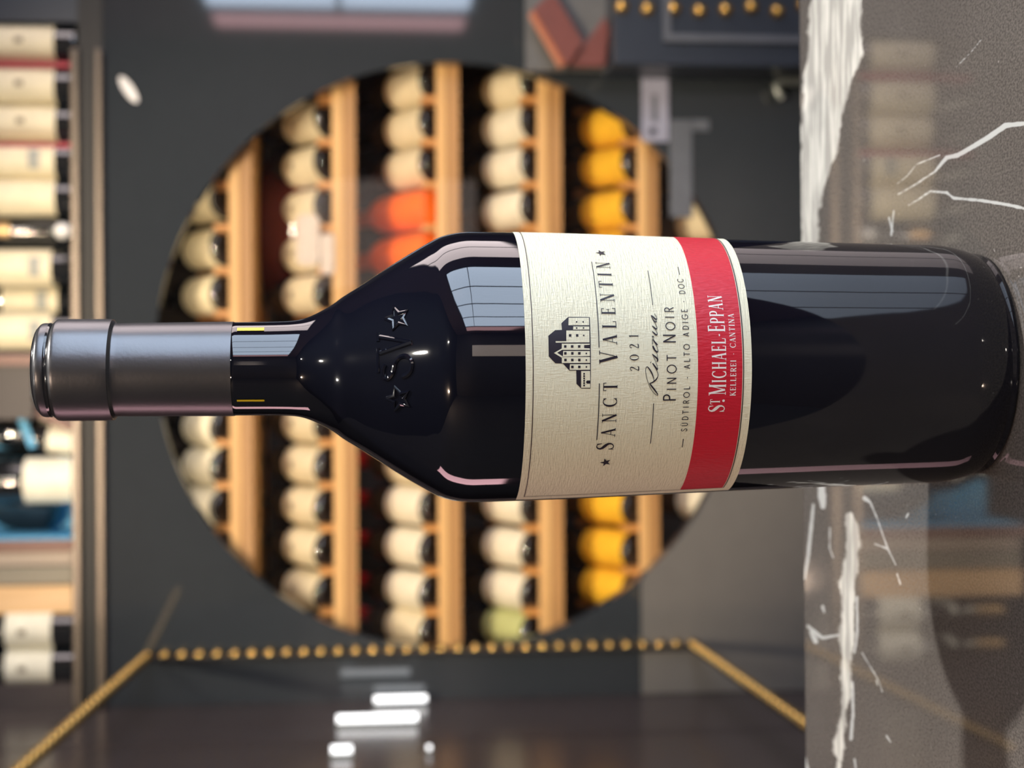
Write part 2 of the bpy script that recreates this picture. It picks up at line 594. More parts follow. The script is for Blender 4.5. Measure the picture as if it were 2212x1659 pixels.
def table_top():
    x = np.concatenate([[-0.62], np.linspace(-0.19, 0.22, 684), [0.78]])
    f = np.concatenate([[0.335], np.linspace(0.42, 0.66, 401), np.linspace(0.6606, 0.70, 66)])
    nx, ny = len(x), len(f)
    Xg, Fg = np.meshgrid(x, f)
    Yg = Fg - 0.70 + (pb.y + SL * (Xg - pb.x))
    d = np.stack([Xg - EYE.x, Yg - EYE.y, np.full_like(Xg, TZ - EYE.z)], -1)
    k = d @ np.array(F_)
    k = np.where(k < 0.05, 0.05, k)
    px = 1106 - FPX * (d @ np.array(U_)) / k
    py = 1659 - (829.5 + FPX * (d @ np.array(R_)) / k)
    vein, hair = seg_sd(px, py, VEINS), seg_sd(px, py, HAIRS)
    lx, ly = Xg - table.location.x, Yg - table.location.y
    vs = [(float(a), float(b), TZ) for a, b in zip(lx.ravel(), ly.ravel())]
    fs = [(j * nx + i, j * nx + i + 1, (j + 1) * nx + i + 1, (j + 1) * nx + i) for j in range(ny - 1) for i in range(nx - 1)]
    n0 = len(vs)
    corner = [0, nx - 1, nx * ny - 1, nx * (ny - 1)]
    vs += [(vs[c][0], vs[c][1], TZ - 0.03) for c in corner]
    # slab sides: one polygon per side, following the border vertices
    bottom = [i for i in range(nx)]
    right = [j * nx + nx - 1 for j in range(ny)]
    top = [nx * (ny - 1) + i for i in range(nx - 1, -1, -1)]
    left = [j * nx for j in range(ny - 1, -1, -1)]
    for edge, a, b in ((bottom, 0, 1), (right, 1, 2), (top, 2, 3), (left, 3, 0)):
        fs.append(tuple([n0 + a, n0 + b] + edge[::-1]))
    fs.append((n0 + 3, n0 + 2, n0 + 1, n0))
    me = bpy.data.meshes.new('table_top')
    me.from_pydata(vs, [], fs)
    me.materials.append(M_marble)
    for nm, arr in (('vein', vein), ('hair', hair)):
        at = me.attributes.new(nm, 'FLOAT', 'POINT')
        at.data.foreach_set('value', np.concatenate([arr.ravel(), np.full(4, 400.0)]).astype(np.float32))
    me.update()
    return inst('table_top', me, table)


table_top()
MB().lathe([(0.0, TZ - .0305), (0.12, TZ - .0305), (0.12, TZ - .04), (0.035, TZ - .05), (0.03, 0.06), (0.06, 0.03), (0.22, 0.015), (0.22, 0.0), (0, 0)], 32).build('pedestal', M_black, table, True)

# ------------------------------------------------------------------ the wine bottle
BY = 0.48875
BX = P(1106, 789.5, BY).x
bottle = empty('wine_bottle', (BX, BY, TZ), 'large dark red-wine bottle with cream label, black capsule, standing on marble table', 'bottle', rot=(0, math.radians(-0.17), 0))
BROT = Matrix.Rotation(math.radians(-0.17), 3, 'Y')
# profile measured as (picture x, half width in pixels) along the bottle's axis
PROF_PX = [(503, 101), (560, 101), (600, 101.5), (633, 103), (659, 108), (690, 121), (720, 138), (742, 154), (779, 177), (831, 211), (870, 236), (905, 257), (928, 270), (950, 281), (975, 288), (1003, 292), (1040, 292), (1115, 290), (1240, 286), (1400, 279), (1580, 271.5), (1730, 266), (1841, 262), (1990, 257.5), (2030, 254), (2060, 247), (2078, 241), (2090, 235)]


def ax(xpx):
    """height above the table and depth of the point of the axis seen at picture x"""
    a = PITCH + math.atan((xpx - 1106) / FPX)
    z = EYE.z - TZ - BY * math.tan(a)
    dep = BY * math.cos(PITCH) + (EYE.z - TZ - z) * math.sin(PITCH)
    return z, dep


PROF = []
for xp, w in PROF_PX:
    z, dep = ax(xp)
    PROF.append((dep * math.sin(math.atan(w / FPX)), z))


def spline(pts, sub):
    """Catmull-Rom through (r, z) points"""
    out = []
    n = len(pts)
    for i in range(n - 1):
        p0, p1, p2, p3 = pts[max(i - 1, 0)], pts[i], pts[i + 1], pts[min(i + 2, n - 1)]
        for k in range(sub):
            t = k / sub
            out.append(tuple(0.5 * (2 * p1[j] + (p2[j] - p0[j]) * t + (2 * p0[j] - 5 * p1[j] + 4 * p2[j] - p3[j]) * t * t + (3 * p1[j] - p0[j] - 3 * p2[j] + p3[j]) * t ** 3) for j in (0, 1)))
    out.append(pts[-1])
    return out


body = spline(PROF, 4)
zb = body[-1][1]
rb = body[-1][0]
heel = [(rb + 0.0004, zb * 0.6), (rb + 0.0002, zb * 0.3), (rb - 0.0010, zb * .05), (rb - 0.005, 0.0001), (rb - 0.008, 0.0002), (rb - .014, 0.004), (0.0, 0.018)]
zn, rn = PROF[0][1], PROF[0][0]
glass = [(0.0, zn + 0.055), (rn * .93, zn + 0.055), (rn * .93, zn + 0.001)] + body + heel
MB().lathe(glass, 128).build('glass_body', M_glass, bottle, True, angle=60)


def rz(z):
    for (r0, z0), (r1, z1) in zip(body[:-1], body[1:]):
        if z0 >= z >= z1:
            return r0 + (r1 - r0) * (z - z0) / (z1 - z0 + 1e-12)
    return body[-1][0]


# capsule
CAP_PX = [(84, 72), (85.2, 84), (87.5, 92), (92, 98.5), (98, 101.5), (110, 101.5), (115, 99.8), (118, 99.8), (122, 104), (127, 108.5), (135, 110), (180, 110), (240, 109.5), (247, 107), (251, 103), (254, 101), (266, 100.5), (290, 101), (400, 101.3), (502, 102), (506, 102.2)]
cap = []
for xp, w in CAP_PX:
    z, dep = ax(xp)
    cap.append((dep * math.sin(math.atan(w / FPX)), z))
cz0 = cap[0][1]
capl = [(0, cz0 - .0008), (cap[0][0] * .8, cz0 - .0008)] + spline(cap[:17], 3)[:-1] + cap[16:] + [(rn * .95, cap[-1][1])]
MB().lathe(capl, 96).build('capsule', M_caps, bottle, True, label='satin black capsule', angle=40)
for xs in ((82.5, 84, 86.0, 88.5), (111.5, 114.5, 117.5, 120.5)):
    ring = []
    for xp, w in zip(xs, ((84, 88, 92, 94) if xs[0] < 100 else (102.2, 101.4, 101.4, 103.4))):
        z, dep = ax(xp)
        ring.append((dep * math.sin(math.atan(w / FPX)), z))
    MB().lathe(spline(ring, 3), 96).build('capsule_ring', M_capring, bottle, True, label='thin glossy ring round the capsule')

# ---- label art. Label coordinates: phi (angle round the axis, 0 towards the camera, + to the right) and z
BINV = BROT.inverted()


def hit(x, y):
    """(phi, z) where the ray through a photo pixel meets the bottle wall"""
    o = BINV @ (EYE - Vector((BX, BY, TZ)))
    d = BINV @ ray(x, y)
    z = 0.12
    for _ in range(12):
        R = rz(z)
        a = d.x ** 2 + d.y ** 2
        b_ = 2 * (o.x * d.x + o.y * d.y)
        c = o.x ** 2 + o.y ** 2 - R * R
        disc = b_ * b_ - 4 * a * c
        t = (-b_ - math.sqrt(max(disc, 0))) / (2 * a)
        p = o + d * t
        z = p.z
    return math.atan2(p.x, -p.y), z


def onb(phi, z, off):
    r = rz(z) + off
    return (r * math.sin(phi), -r * math.cos(phi), z)


def rmean(z):
    return rz(z)


class Art(MB):
    """flat print laid on the bottle wall"""
    weight = 1.16

    def __init__(self, off):
        super().__init__()
        self.off = off

    def poly_px(self, pts):                      # photo pixels
        q = [hit(*p) for p in pts]
        self.fan(q)
        return self

    def fan(self, q):
        # triangulated in 2D so that non-convex outlines work
        from mathutils.geometry import tessellate_polygon
        tri = tessellate_polygon([[Vector((a * 0.04, z, 0)) for a, z in q]])
        vs, fs = [], []

        def split(t):
            k = max(range(3), key=lambda i: abs(t[i][0] - t[(i + 1) % 3][0]))
            p, r = t[k], t[(k + 1) % 3]
            if abs(p[0] - r[0]) > 0.05:
                m = ((p[0] + r[0]) / 2, (p[1] + r[1]) / 2)
                o = t[(k + 2) % 3]
                split((p, m, o))
                split((m, r, o))
            else:
                fs.append(tuple(range(len(vs), len(vs) + 3)))
                vs.extend(t)
        for t in tri:
            split(tuple(q[i] for i in t))
        self.add([onb(a, z, self.off) for a, z in vs], fs)

    def quad(self, a0, a1, z0, z1, n=1):
        vs, fs = [], []
        for i in range(n + 1):
            a = a0 + (a1 - a0) * i / n
            vs += [onb(a, z0, self.off), onb(a, z1, self.off)]
        for i in range(n):
            fs.append((2 * i, 2 * i + 2, 2 * i + 3, 2 * i + 1))
        self.add(vs, fs)
        return self

    def ribbon(self, pts, map2):
        """pts: (x, y, width) in glyph units, map2 turns a unit point into (phi, z)"""
        n = len(pts)
        vs, fs = [], []
        for i in range(n):
            x, y, w = pts[i]
            x0, y0, _ = pts[max(i - 1, 0)]
            x1, y1, _ = pts[min(i + 1, n - 1)]
            dx, dy = x1 - x0, y1 - y0
            l = math.hypot(dx, dy) or 1
            w = w * self.weight
            nx, ny = -dy / l * w / 2, dx / l * w / 2
            vs += [onb(*map2(x + nx, y + ny), self.off), onb(*map2(x - nx, y - ny), self.off)]
        for i in range(n - 1):
            fs.append((2 * i, 2 * i + 2, 2 * i + 3, 2 * i + 1))
        self.add(vs, fs)


T, t_ = 0.135, 0.045


def arc(cx, cy, rx, ry, a0, a1, thick, thin, n=16, mode='v'):
    out = []
    for i in range(n + 1):
        a = math.radians(a0 + (a1 - a0) * i / n)
        k = abs(math.cos(a)) if mode == 'v' else 1
        out.append((cx + rx * math.cos(a), cy + ry * math.sin(a), thin + (thick - thin) * k ** 1.5))
    return out


def L_(x0, y0, x1, y1, w):
    return [(x0, y0, w), (x1, y1, w)]


def glyphs(T, t, serif):
    g = {}
    h = 0.10 if serif else 0

    def sf(x, y):
        return [L_(x - h - .03, y, x + h + .03, y, 0.035)] if serif else []

    def ends(x):
        return sf(x, 0.017) + sf(x, 0.983)
    c = T / 2
    g['I'] = (0.30, [L_(.15, 0, .15, 1, T)] + ends(.15))
    g['L'] = (0.58, [L_(.14, 0, .14, 1, T), L_(.14 - c, .022, .55, .022, max(t, .04))] + ends(.14) + ([L_(.54, 0, .565, .24, .05)] if serif else []))
    g['E'] = (0.58, [L_(.14, 0, .14, 1, T), L_(.14 - c, .022, .54, .022, max(t, .04)), L_(.14 - c, .978, .52, .978, max(t, .04)), L_(.14, .52, .45, .52, max(t, .04))] + (ends(.14) + [L_(.53, 0, .55, .22, .05), L_(.51, 1, .52, .80, .05), L_(.45, .42, .45, .62, .04)] if serif else []))
    g['T'] = (0.66, [L_(.33, 0, .33, 1, T), L_(.03, .978, .63, .978, max(t, .04))] + (sf(.33, .017) + [L_(.04, 1, .02, .78, .05), L_(.62, 1, .64, .78, .05)] if serif else []))
    g['A'] = (0.72, [L_(.08, 0, .36, 1, t), L_(.35, 1, .64, 0, T), L_(.17, .32, .54, .32, max(t * .8, .035))] + (sf(.07, .017) + sf(.64, .017) if serif else []))
    g['V'] = (0.70, [L_(.06, 1, .36, 0, T), L_(.36, 0, .63, 1, t)] + (sf(.06, .983) + sf(.62, .983) if serif else []))
    g['N'] = (0.76, [L_(.12, 0, .12, 1, t), L_(.63, 0, .63, 1, t), L_(.12, 1, .63, 0, T)] + (sf(.11, .017) + sf(.63, .983) + sf(.08, .983) if serif else []))
    g['M'] = (0.92, [L_(.12, 0, .12, 1, t), L_(.79, 0, .79, 1, T), L_(.12, 1, .45, .05, T), L_(.45, .05, .79, 1, t)] + (sf(.12, .017) + sf(.79, .017) + sf(.08, .983) + sf(.83, .983) if serif else []))
    g['H'] = (0.76, [L_(.14, 0, .14, 1, T), L_(.62, 0, .62, 1, T), L_(.14, .52, .62, .52, max(t, .04))] + (ends(.14) + ends(.62) if serif else []))
    g['K'] = (0.70, [L_(.14, 0, .14, 1, T), L_(.16, .42, .58, 1, t), L_(.28, .56, .64, 0, T)] + (ends(.14) + sf(.58, .983) + sf(.64, .017) if serif else []))
    bowl = [(.14, .978, max(t, .04)), (.32, .978, max(t, .04))] + arc(.32, .74, .22, .238, 90, -90, T, max(t, .04), 14) + [(.14, .50, max(t, .04))]
    g['P'] = (0.60, [L_(.14, 0, .14, 1, T), bowl] + (ends(.14) if serif else []))
    g['R'] = (0.66, [L_(.14, 0, .14, 1, T), bowl, L_(.33, .50, .60, 0, T)] + (ends(.14) + sf(.61, .017) if serif else []))
    g['D'] = (0.74, [L_(.14, 0, .14, 1, T), [(.14, .978, max(t, .04)), (.30, .978, max(t, .04))] + arc(.30, .5, .37, .478, 90, -90, T, max(t, .04), 18) + [(.14, .022, max(t, .04))]] + (ends(.14) if serif else []))
    rx = .40 if serif else .46
    g['O'] = (0.92 if not serif else .8, [arc(rx, .5, rx - .05, .48, 0, 360, T, t, 36)])
    g['C'] = (0.72, [arc(.42, .5, .36, .48, 48 if serif else 42, 312 if serif else 318, T, t, 26)] + ([L_(.66, .98, .66, .76, .045), L_(.66, .02, .66, .24, .045)] if serif else []))
    g['G'] = (0.84, [arc(.45, .5, .40, .48, 42, 350, T, t, 28), L_(.52, .44, .86, .44, t)])
    g['U'] = (0.70, [[(.12, 1, T), (.12, .34, T)] + arc(.35, .30, .23, .28, 180, 360, T, t if serif else T, 16) + [(.58, .34, t), (.58, 1, t)]])
    sp = [(.47, .80, .045), (.43, .92, .045), (.33, .975, .04), (.22, .955, .055), (.12, .88, .085), (.09, .77, .115), (.14, .66, .145), (.26, .55, .165), (.38, .45, .155), (.47, .34, .125), (.48, .21, .09), (.41, .09, .055), (.28, .025, .04), (.15, .05, .045), (.08, .14, .045), (.05, .24, .045)]
    if serif:
        k = T / .135
        g['S'] = (0.58, [[(x, y, max(.04, w * k)) for x, y, w in sp], L_(.485, .70, .475, .97, .045), L_(.045, .03, .045, .30, .045)])
    else:
        g['S'] = (0.56, [[(x, y, t) for x, y, w in sp]])
    g['Ü'] = (g['U'][0], g['U'][1] + [L_(.20, 1.13, .28, 1.13, .1), L_(.42, 1.13, .50, 1.13, .1)])
    g['-'] = (0.36, [L_(.06, .42, .28, .42, max(t, .07))])
    g[' '] = (0.45, [])
    g['2'] = (0.60, [[(.10, .76, .09), (.13, .88, .05), (.26, .97, .045), (.40, .93, .08), (.46, .80, .11), (.42, .64, .10), (.28, .40, .06), (.08, .06, .05)], L_(.07, .04, .50, .04, .09), L_(.50, .02, .53, .18, .045)])
    g['0'] = (0.70, [arc(.33, .5, .27, .47, 0, 360, .11, .04, 30)])
    g['1'] = (0.46, [L_(.24, 0, .24, 1, .10), L_(.24, .98, .09, .86, .045), L_(.10, .017, .38, .017, .035)])
    g['.'] = (0.25, [[(.05, .06, .12), (.17, .06, .12)]])
    return g


SER = glyphs(0.135, 0.04, True)
SERB = glyphs(0.15, 0.055, True)
SAN = glyphs(0.085, 0.085, False)
SANL = glyphs(0.10, 0.10, False)


def text_line(art, font, s, phi0, phi1, z0, heights, squash=1.0):
    """set s between two angles on a level baseline z0; heights is one cap height per character (m)"""
    if isinstance(heights, (int, float)):
        heights = [heights] * len(s)
    R = rz(z0)
    total = sum(font[ch][0] * hh * squash for ch, hh in zip(s, heights))
    span = (phi1 - phi0) * R
    gap = (span - total) / max(1, len(s) - 1)
    x = phi0 * R
    for ch, hh in zip(s, heights):
        w, strokes = font[ch]

        def m2(u, v, x=x, hh=hh):
            return (x + u * hh * squash) / R, z0 + v * hh
        for st in strokes:
            art.ribbon(st, m2)
        x += w * hh * squash + gap


def phi_at(y, x):
    return hit(x, y)[0]


def z_at(x, y=790):
    return hit(x, y)[1]


# paper: upper edge, lower edge and side limits
zt, zbm = z_at(1135.5), z_at(1624)
zr0, zr1 = z_at(1507.5), z_at(1603.5)
PH0, PH1 = -math.radians(76.5), math.radians(88)
lab = Art(0.00012)
nz, na = 30, 96
vs, fs = [], []
for j in range(nz + 1):
    z = zbm + (zt - zbm) * j / nz
    for i in range(na + 1):
        vs.append(onb(PH0 + (PH1 - PH0) * i / na, z, 0.00012))
for j in range(nz):
    for i in range(na):
        a = j * (na + 1) + i
        fs.append((a, a + 1, a + na + 2, a + na + 1))
lab.add(vs, fs)
label = lab.build('label', M_label, bottle, True, label='cream linen paper label with red band and dark printing')
mpx = (zt - zbm) / 489.0                         # metres per pixel along the label
PHB = PH0 + math.radians(6.0)                    # left border line
rb_ = Art(0.0002)
for j in range(8):
    rb_.quad(PHB, PH1, zr1 + (zr0 - zr1) * j / 8, zr1 + (zr0 - zr1) * (j + 1) / 8, 80)
rb_.build('red_band', M_red, label, True, label='crimson band across the foot of the label')
bl = Art(0.00022)
zbt = z_at(1151.5)
bl.quad(PHB, PH1, zbt - .9 * mpx, zbt + .9 * mpx, 80)
zlo = z_at(1605.5)
bl.quad(PHB, PH1, zlo - 1.6 * mpx, zlo + .6 * mpx, 80)
for j in range(10):
    bl.quad(PHB - .003, PHB + .003, zlo + (zbt - zlo) * j / 10, zlo + (zbt - zlo) * (j + 1) / 10)
bl.build('border_line', M_inkbrown, label, label='thin dark border line')

OFF = 0.0003
px = mpx
# SANCT VALENTIN with the two overlines
a = Art(OFF)
zbase = z_at(1333.5, 780)
text_line(a, SER, 'SANCT VALENTIN', phi_at(970, 1318), phi_at(568, 1308), zbase, [39 * px if c in 'SV' and i in (0, 6) else 30.5 * px for i, c in enumerate('SANCT VALENTIN')], 0.86)
zo = z_at(1294.5, 800)
a.quad(phi_at(949, 1290), phi_at(828, 1296), zo - .9 * px, zo + .9 * px, 16)
a.quad(phi_at(751, 1296), phi_at(567, 1281), zo - .9 * px, zo + .9 * px, 24)
a.build('lettering', M_ink, label, label='dark serif name lettering')


def star(art, phi, z, r, tall=1.0):
    R = rz(z)
    q = []
    for k in range(10):
        rr = r if k % 2 == 0 else r * 0.40
        an = math.radians(90 + 36 * k)
        q.append((phi + rr * math.cos(an) / R, z + rr * math.sin(an) * tall))
    art.fan(q)


for y, x in ((997.5, 1307.5), (548, 1303)):
    st_ = Art(OFF)
    ph, zz = hit(x, y)
    star(st_, ph, zbase + 14 * px, 12.5 * px)
    st_.build('printed_star', M_ink, label, label='small black printed star')
a = Art(OFF)
z0 = z_at(1380)
text_line(a, SER, '2021', phi_at(802, 1380), phi_at(722, 1378), z0, 20 * px, 0.95)
a.build('lettering', M_ink, label, label='vintage year in dark serif figures')

# script word
a = Art(OFF)


def px2(x, y):
    return hit(x, y)


def trace(pts, k=1.0):
    """ribbon through photo pixels (x, y, width px)"""
    sm = spline3(pts, 5)
    q = [(hit(p[0], p[1]), p[2]) for p in sm]
    R = 0.0405
    a.ribbon([(ph * R, z, w * mpx * k) for (ph, z), w in q], lambda u, v: (u / R, v))


def spline3(pts, sub):
    out = []
    n = len(pts)
    for i in range(n - 1):
        p0, p1, p2, p3 = pts[max(i - 1, 0)], pts[i], pts[i + 1], pts[min(i + 2, n - 1)]
        for k in range(sub):
            t = k / sub
            out.append(tuple(0.5 * (2 * p1[j] + (p2[j] - p0[j]) * t + (2 * p0[j] - 5 * p1[j] + 4 * p2[j] - p3[j]) * t * t + (3 * p1[j] - p0[j] - 3 * p2[j] + p3[j]) * t ** 3) for j in range(3)))
    out.append(pts[-1])
    return out


def z2(x, y):
    return 1270 + x / 6.635, 760 + y / 6.635


def z4(x, y):
    return 1400 + x / 8.295, 580 + y / 8.295


def z5(x, y):
    return 1400 + x / 7.54, 740 + y / 7.54


trace([(*z2(*p), w) for *p, w in ((880, 450, 1.5), (915, 495, 2.6), (955, 545, 2.6), (990, 595, 1.6), (1000, 615, 1.0), (985, 620, .8), (945, 590, .8), (895, 520, .8), (850, 410, .8), (825, 290, .9), (828, 235, 1.0), (848, 215, 1.4), (880, 250, 2.2), (915, 310, 2.2), (937, 370, 1.4), (942, 412, .8))])
trace([(*z2(*p), w) for *p, w in ((880, 452, 1.2), (910, 443, 2.0), (940, 425, 2.4), (975, 395, 2.2), (1000, 350, 1.2), (1003, 315, 1.0), (985, 270, .9), (960, 225, .8))])
trace([(*z5(*p), w) for *p, w in ((68, 335, 1.6), (105, 385, 2.8), (135, 425, 2.4), (150, 440, 1.2), (150, 405, .8), (130, 340, .8), (100, 265, .8), (66, 188, .9))])
trace([(*z5(*p), w) for *p, w in ((36, 320, 3.0), (43, 328, 3.0))])
trace([(*z5(*p), w) for *p, w in ((66, 188, 1.2), (105, 225, 2.4), (145, 262, 2.8), (155, 290, 1.8), (146, 308, 1.2), (135, 300, .8), (152, 270, .8), (140, 180, .8), (112, 120, .8), (80, 75, .9))])
trace([(*z5(*p), w) for *p, w in ((112, 118, .8), (85, 65, 1.2), (72, 62, 1.6), (85, 95, 2.4), (120, 140, 2.8), (150, 155, 2.0), (157, 125, .9), (140, 70, .8), (110, 10, .8))])
trace([(*z4(*p), w) for *p, w in ((75, 1365, 1.0), (72, 1290, 1.0), (85, 1280, 1.4), (115, 1320, 2.6), (165, 1372, 2.4))])
trace([(*z4(*p), w) for *p, w in ((120, 1325, .8), (90, 1265, .8), (72, 1230, 1.2), (85, 1215, 1.6), (100, 1240, 1.2))])
trace([(*z4(*p), w) for *p, w in ((72, 1130, 1.4), (105, 1165, 2.6), (145, 1195, 2.6), (158, 1180, 1.4), (150, 1140, .9), (115, 1080, .9), (72, 1030, 1.0))])
trace([(*z4(*p), w) for *p, w in ((72, 1030, 1.2), (100, 1060, 2.6), (140, 1088, 2.4), (155, 1070, 1.2), (140, 1020, .9), (105, 960, .8), (70, 905, 1.0))])
trace([(*z4(*p), w) for *p, w in ((55, 850, 1.6), (62, 880, 1.2), (90, 930, 1.6), (125, 962, 2.4), (145, 955, 1.6), (130, 920, .9), (95, 870, .9), (55, 848, 1.0))])
trace([(*z4(*p), w) for *p, w in ((50, 845, 1.4), (95, 885, 2.6), (140, 915, 2.6), (152, 900, 1.2), (135, 850, .9), (108, 820, .8))])
zr = hit(1411, 871)[1]
for (x0, y0), (x1, y1) in (((1411.5, 871), (1404.5, 957)), ((1399, 586), (1409.5, 660))):
    (p0, za), (p1, zc) = hit(x0, y0), hit(x1, y1)
    zz = (za + zc) / 2
    lo, hi = min(p0, p1), max(p0, p1)
    a.quad(lo, hi, zz - .75 * px, zz + .75 * px, 16)
a.build('lettering', M_ink, label, label='slanted script word between two thin rules')

a = Art(OFF)
z0 = z_at(1460.5, 770)
text_line(a, SAN, 'PINOT NOIR', phi_at(867, 1457), phi_at(664, 1455), z0, [27.5 * px if i in (0, 6) else 20.5 * px for i in range(10)], 1.0)
a.build('lettering', M_ink, label, label='dark sans serif grape name')
a = Art(OFF)
z0 = z_at(1490, 780)
text_line(a, SANL, 'SÜDTIROL - ALTO ADIGE - DOC', phi_at(931, 1478), phi_at(604, 1473), z0, 13.2 * px, 1.0)
for y0, y1, x in ((965, 947, 1472), (595, 578, 1467)):
    p0, p1 = phi_at(y0, x), phi_at(y1, x)
    a.quad(p0, p1, z0 + 5.2 * px, z0 + 6.8 * px, 4)
a.build('lettering', M_ink, label, label='small dark region line')
a = Art(OFF)
z0 = z_at(1568, 770)
s = 'MICHAEL-EPPAN'
text_line(a, SERB, s, phi_at(852, 1566), phi_at(640, 1558), z0, [37 * px if i in (0, 8) else 31 * px for i in range(len(s))], 0.66)
text_line(a, SERB, 'S', phi_at(889, 1563), phi_at(872, 1563), z0, 37 * px, 0.78)
text_line(a, SERB, 'T', phi_at(872, 1563), phi_at(860, 1563), z0 + 12 * px, 21 * px, 0.80)
ph, zz = hit(1563.5, 865)
R = rz(zz)
a.fan([(ph + 2.9 * px * math.cos(k * PI / 5) / R, z0 + 4 * px + 2.9 * px * math.sin(k * PI / 5)) for k in range(10)])
a.build('lettering', M_white, label, label='white serif winery name on the red band')
a = Art(OFF)
z0 = z_at(1589.5, 770)
text_line(a, SERB, 'KELLEREI - CANTINA', phi_at(854.5, 1588), phi_at(679, 1580), z0, 12.6 * px, 1.0)
a.build('lettering', M_white, label, label='small white line under the winery name')


# castle emblem, traced from the photograph
def zc(x, y):
    return 1170 + x / 8.294, 660 + y / 8.294


em = Art(0.00022)
for poly in (
    [(118, 545), (240, 445), (360, 440), (352, 320), (475, 208), (860, 212), (872, 1485), (705, 1482), (622, 1400), (618, 1165), (495, 1165), (380, 1040), (245, 1035), (125, 912)],
):
    em.poly_px([zc(*p) for p in poly])
em.build('emblem', M_ink, label, label='printed castle emblem')
ew = Art(0.00028)
for poly in (
    [(482, 225), (845, 225), (850, 358), (478, 358)], [(566, 380), (850, 380), (852, 436), (562, 436)],
    [(440, 452), (852, 452), (856, 664), (250, 668), (248, 642), (440, 642)],
    [(360, 686), (858, 686), (860, 705), (760, 712), (760, 765), (860, 770), (862, 796), (365, 796), (275, 848), (365, 905), (862, 912), (360, 916), (358, 935), (218, 852), (358, 772)],
    [(385, 816), (860, 816), (862, 905), (380, 905)],
    [(360, 925), (862, 922), (864, 1028), (360, 1030)], [(505, 1052), (864, 1052), (865, 1150), (500, 1152)],
    [(705, 1175), (865, 1172), (866, 1340), (810, 1342), (795, 1360), (795, 1380), (812, 1398), (866, 1398), (867, 1470), (705, 1472)],
):
    ew.poly_px([zc(*p) for p in poly])
ew.build('emblem', M_label, label)
ed = Art(0.00034)
sq = [(420, 736), (545, 736), (670, 736), (422, 858), (547, 858), (672, 858), (424, 976), (547, 976), (672, 976), (548, 1100), (672, 1100), (508, 540), (634, 540)]
for x, y in sq:
    ed.poly_px([zc(x - 22, y - 23), zc(x + 22, y - 23), zc(x + 22, y + 23), zc(x - 22, y + 23)])
for x, y in ((798, 860), (799, 978), (799, 1100), (752, 541), (624, 300), (742, 300), (626, 408), (748, 408)):
    ed.poly_px([zc(x + 15 * math.cos(k * PI / 4), y + 16 * math.sin(k * PI / 4)) for k in range(8)])
for y in (1222, 1263, 1305, 1347, 1388, 1430):
    ed.poly_px([zc(744, y - 15), zc(772, y - 15), zc(772, y + 15), zc(744, y + 15)])
ed.build('emblem', M_ink, label)

# embossed star, S, V, star on the shoulder
ema = MB()


def emb(pts, rad):
    q = []
    for x, y in pts:
        ph, z = hit(x, y)
        q.append(onb(ph, z, -rad * 0.35))
    ema.tube(q, rad, 8)


def ze(x, y):
    return 790 + x / 5.924, 640 + y / 5.924


def smooth_px(pts):
    return [(p[0], p[1]) for p in spline3([(*ze(*p), 1) for p in pts], 4)]


emb(smooth_px([(255, 880), (230, 960), (240, 1040), (300, 1050), (355, 980), (390, 850), (450, 780), (530, 770), (590, 830), (590, 930), (545, 1000), (480, 1030)]), 0.0009)
emb([ze(*p) for p in ((180, 520), (590, 590))], 0.0008)
emb([ze(*p) for p in ((590, 590), (190, 730))], 0.0009)
emb([ze(*p) for p in ((165, 470), (165, 580))], 0.0007)
emb([ze(*p) for p in ((165, 660), (165, 980))], 0.0007)
for cx, cy in ((430, 1310), (410, 280)):
    rim = []
    for k in range(11):
        rr = 150 if k % 2 == 0 else 68
        an = math.radians(180 + 36 * k)
        rim.append(ze(cx + rr * math.cos(an), cy + rr * math.sin(an)))
    emb(rim, 0.0008)
ema.build('embossing', M_glass, bottle, True, label='raised glass letters and stars on the shoulder')

# two small yellow marks on the neck glass
for y, wv in ((712, 7), (864.5, 4)):
    ym = Art(0.0002)
    ph0, z0 = hit(512, y + wv / 2)
    ph1, z1 = hit(571, y - wv / 2)
    ym.quad(min(ph0, ph1), max(ph0, ph1), min(z0, z1), max(z0, z1), 2)
    ym.build('neck_mark', M_yellow, bottle, label='short yellow bar on the neck glass')

# ------------------------------------------------------------------ wine cabinet with the round opening
YP = 2.75
XC = PX(900, 1400, -0.472).x
XLW = -0.5625                                    # left partition face
XS = -0.472                                      # gold-studded frame
c0 = P(980, 768, YP)
RC = (P(980, 134, YP) - P(980, 1402, YP)).length / 2
pr = P(600, 34, YP).x
ptop = P(226, 768, YP).z
cab = empty('wine_cabinet', (c0.x, YP, 0), 'black glass wine cabinet with a round opening and oak shelves behind the bottle', 'cabinet')
cl = cab.location


def loc(p):
    return (p[0] - cl.x, p[1] - cl.y, p[2] - cl.z)


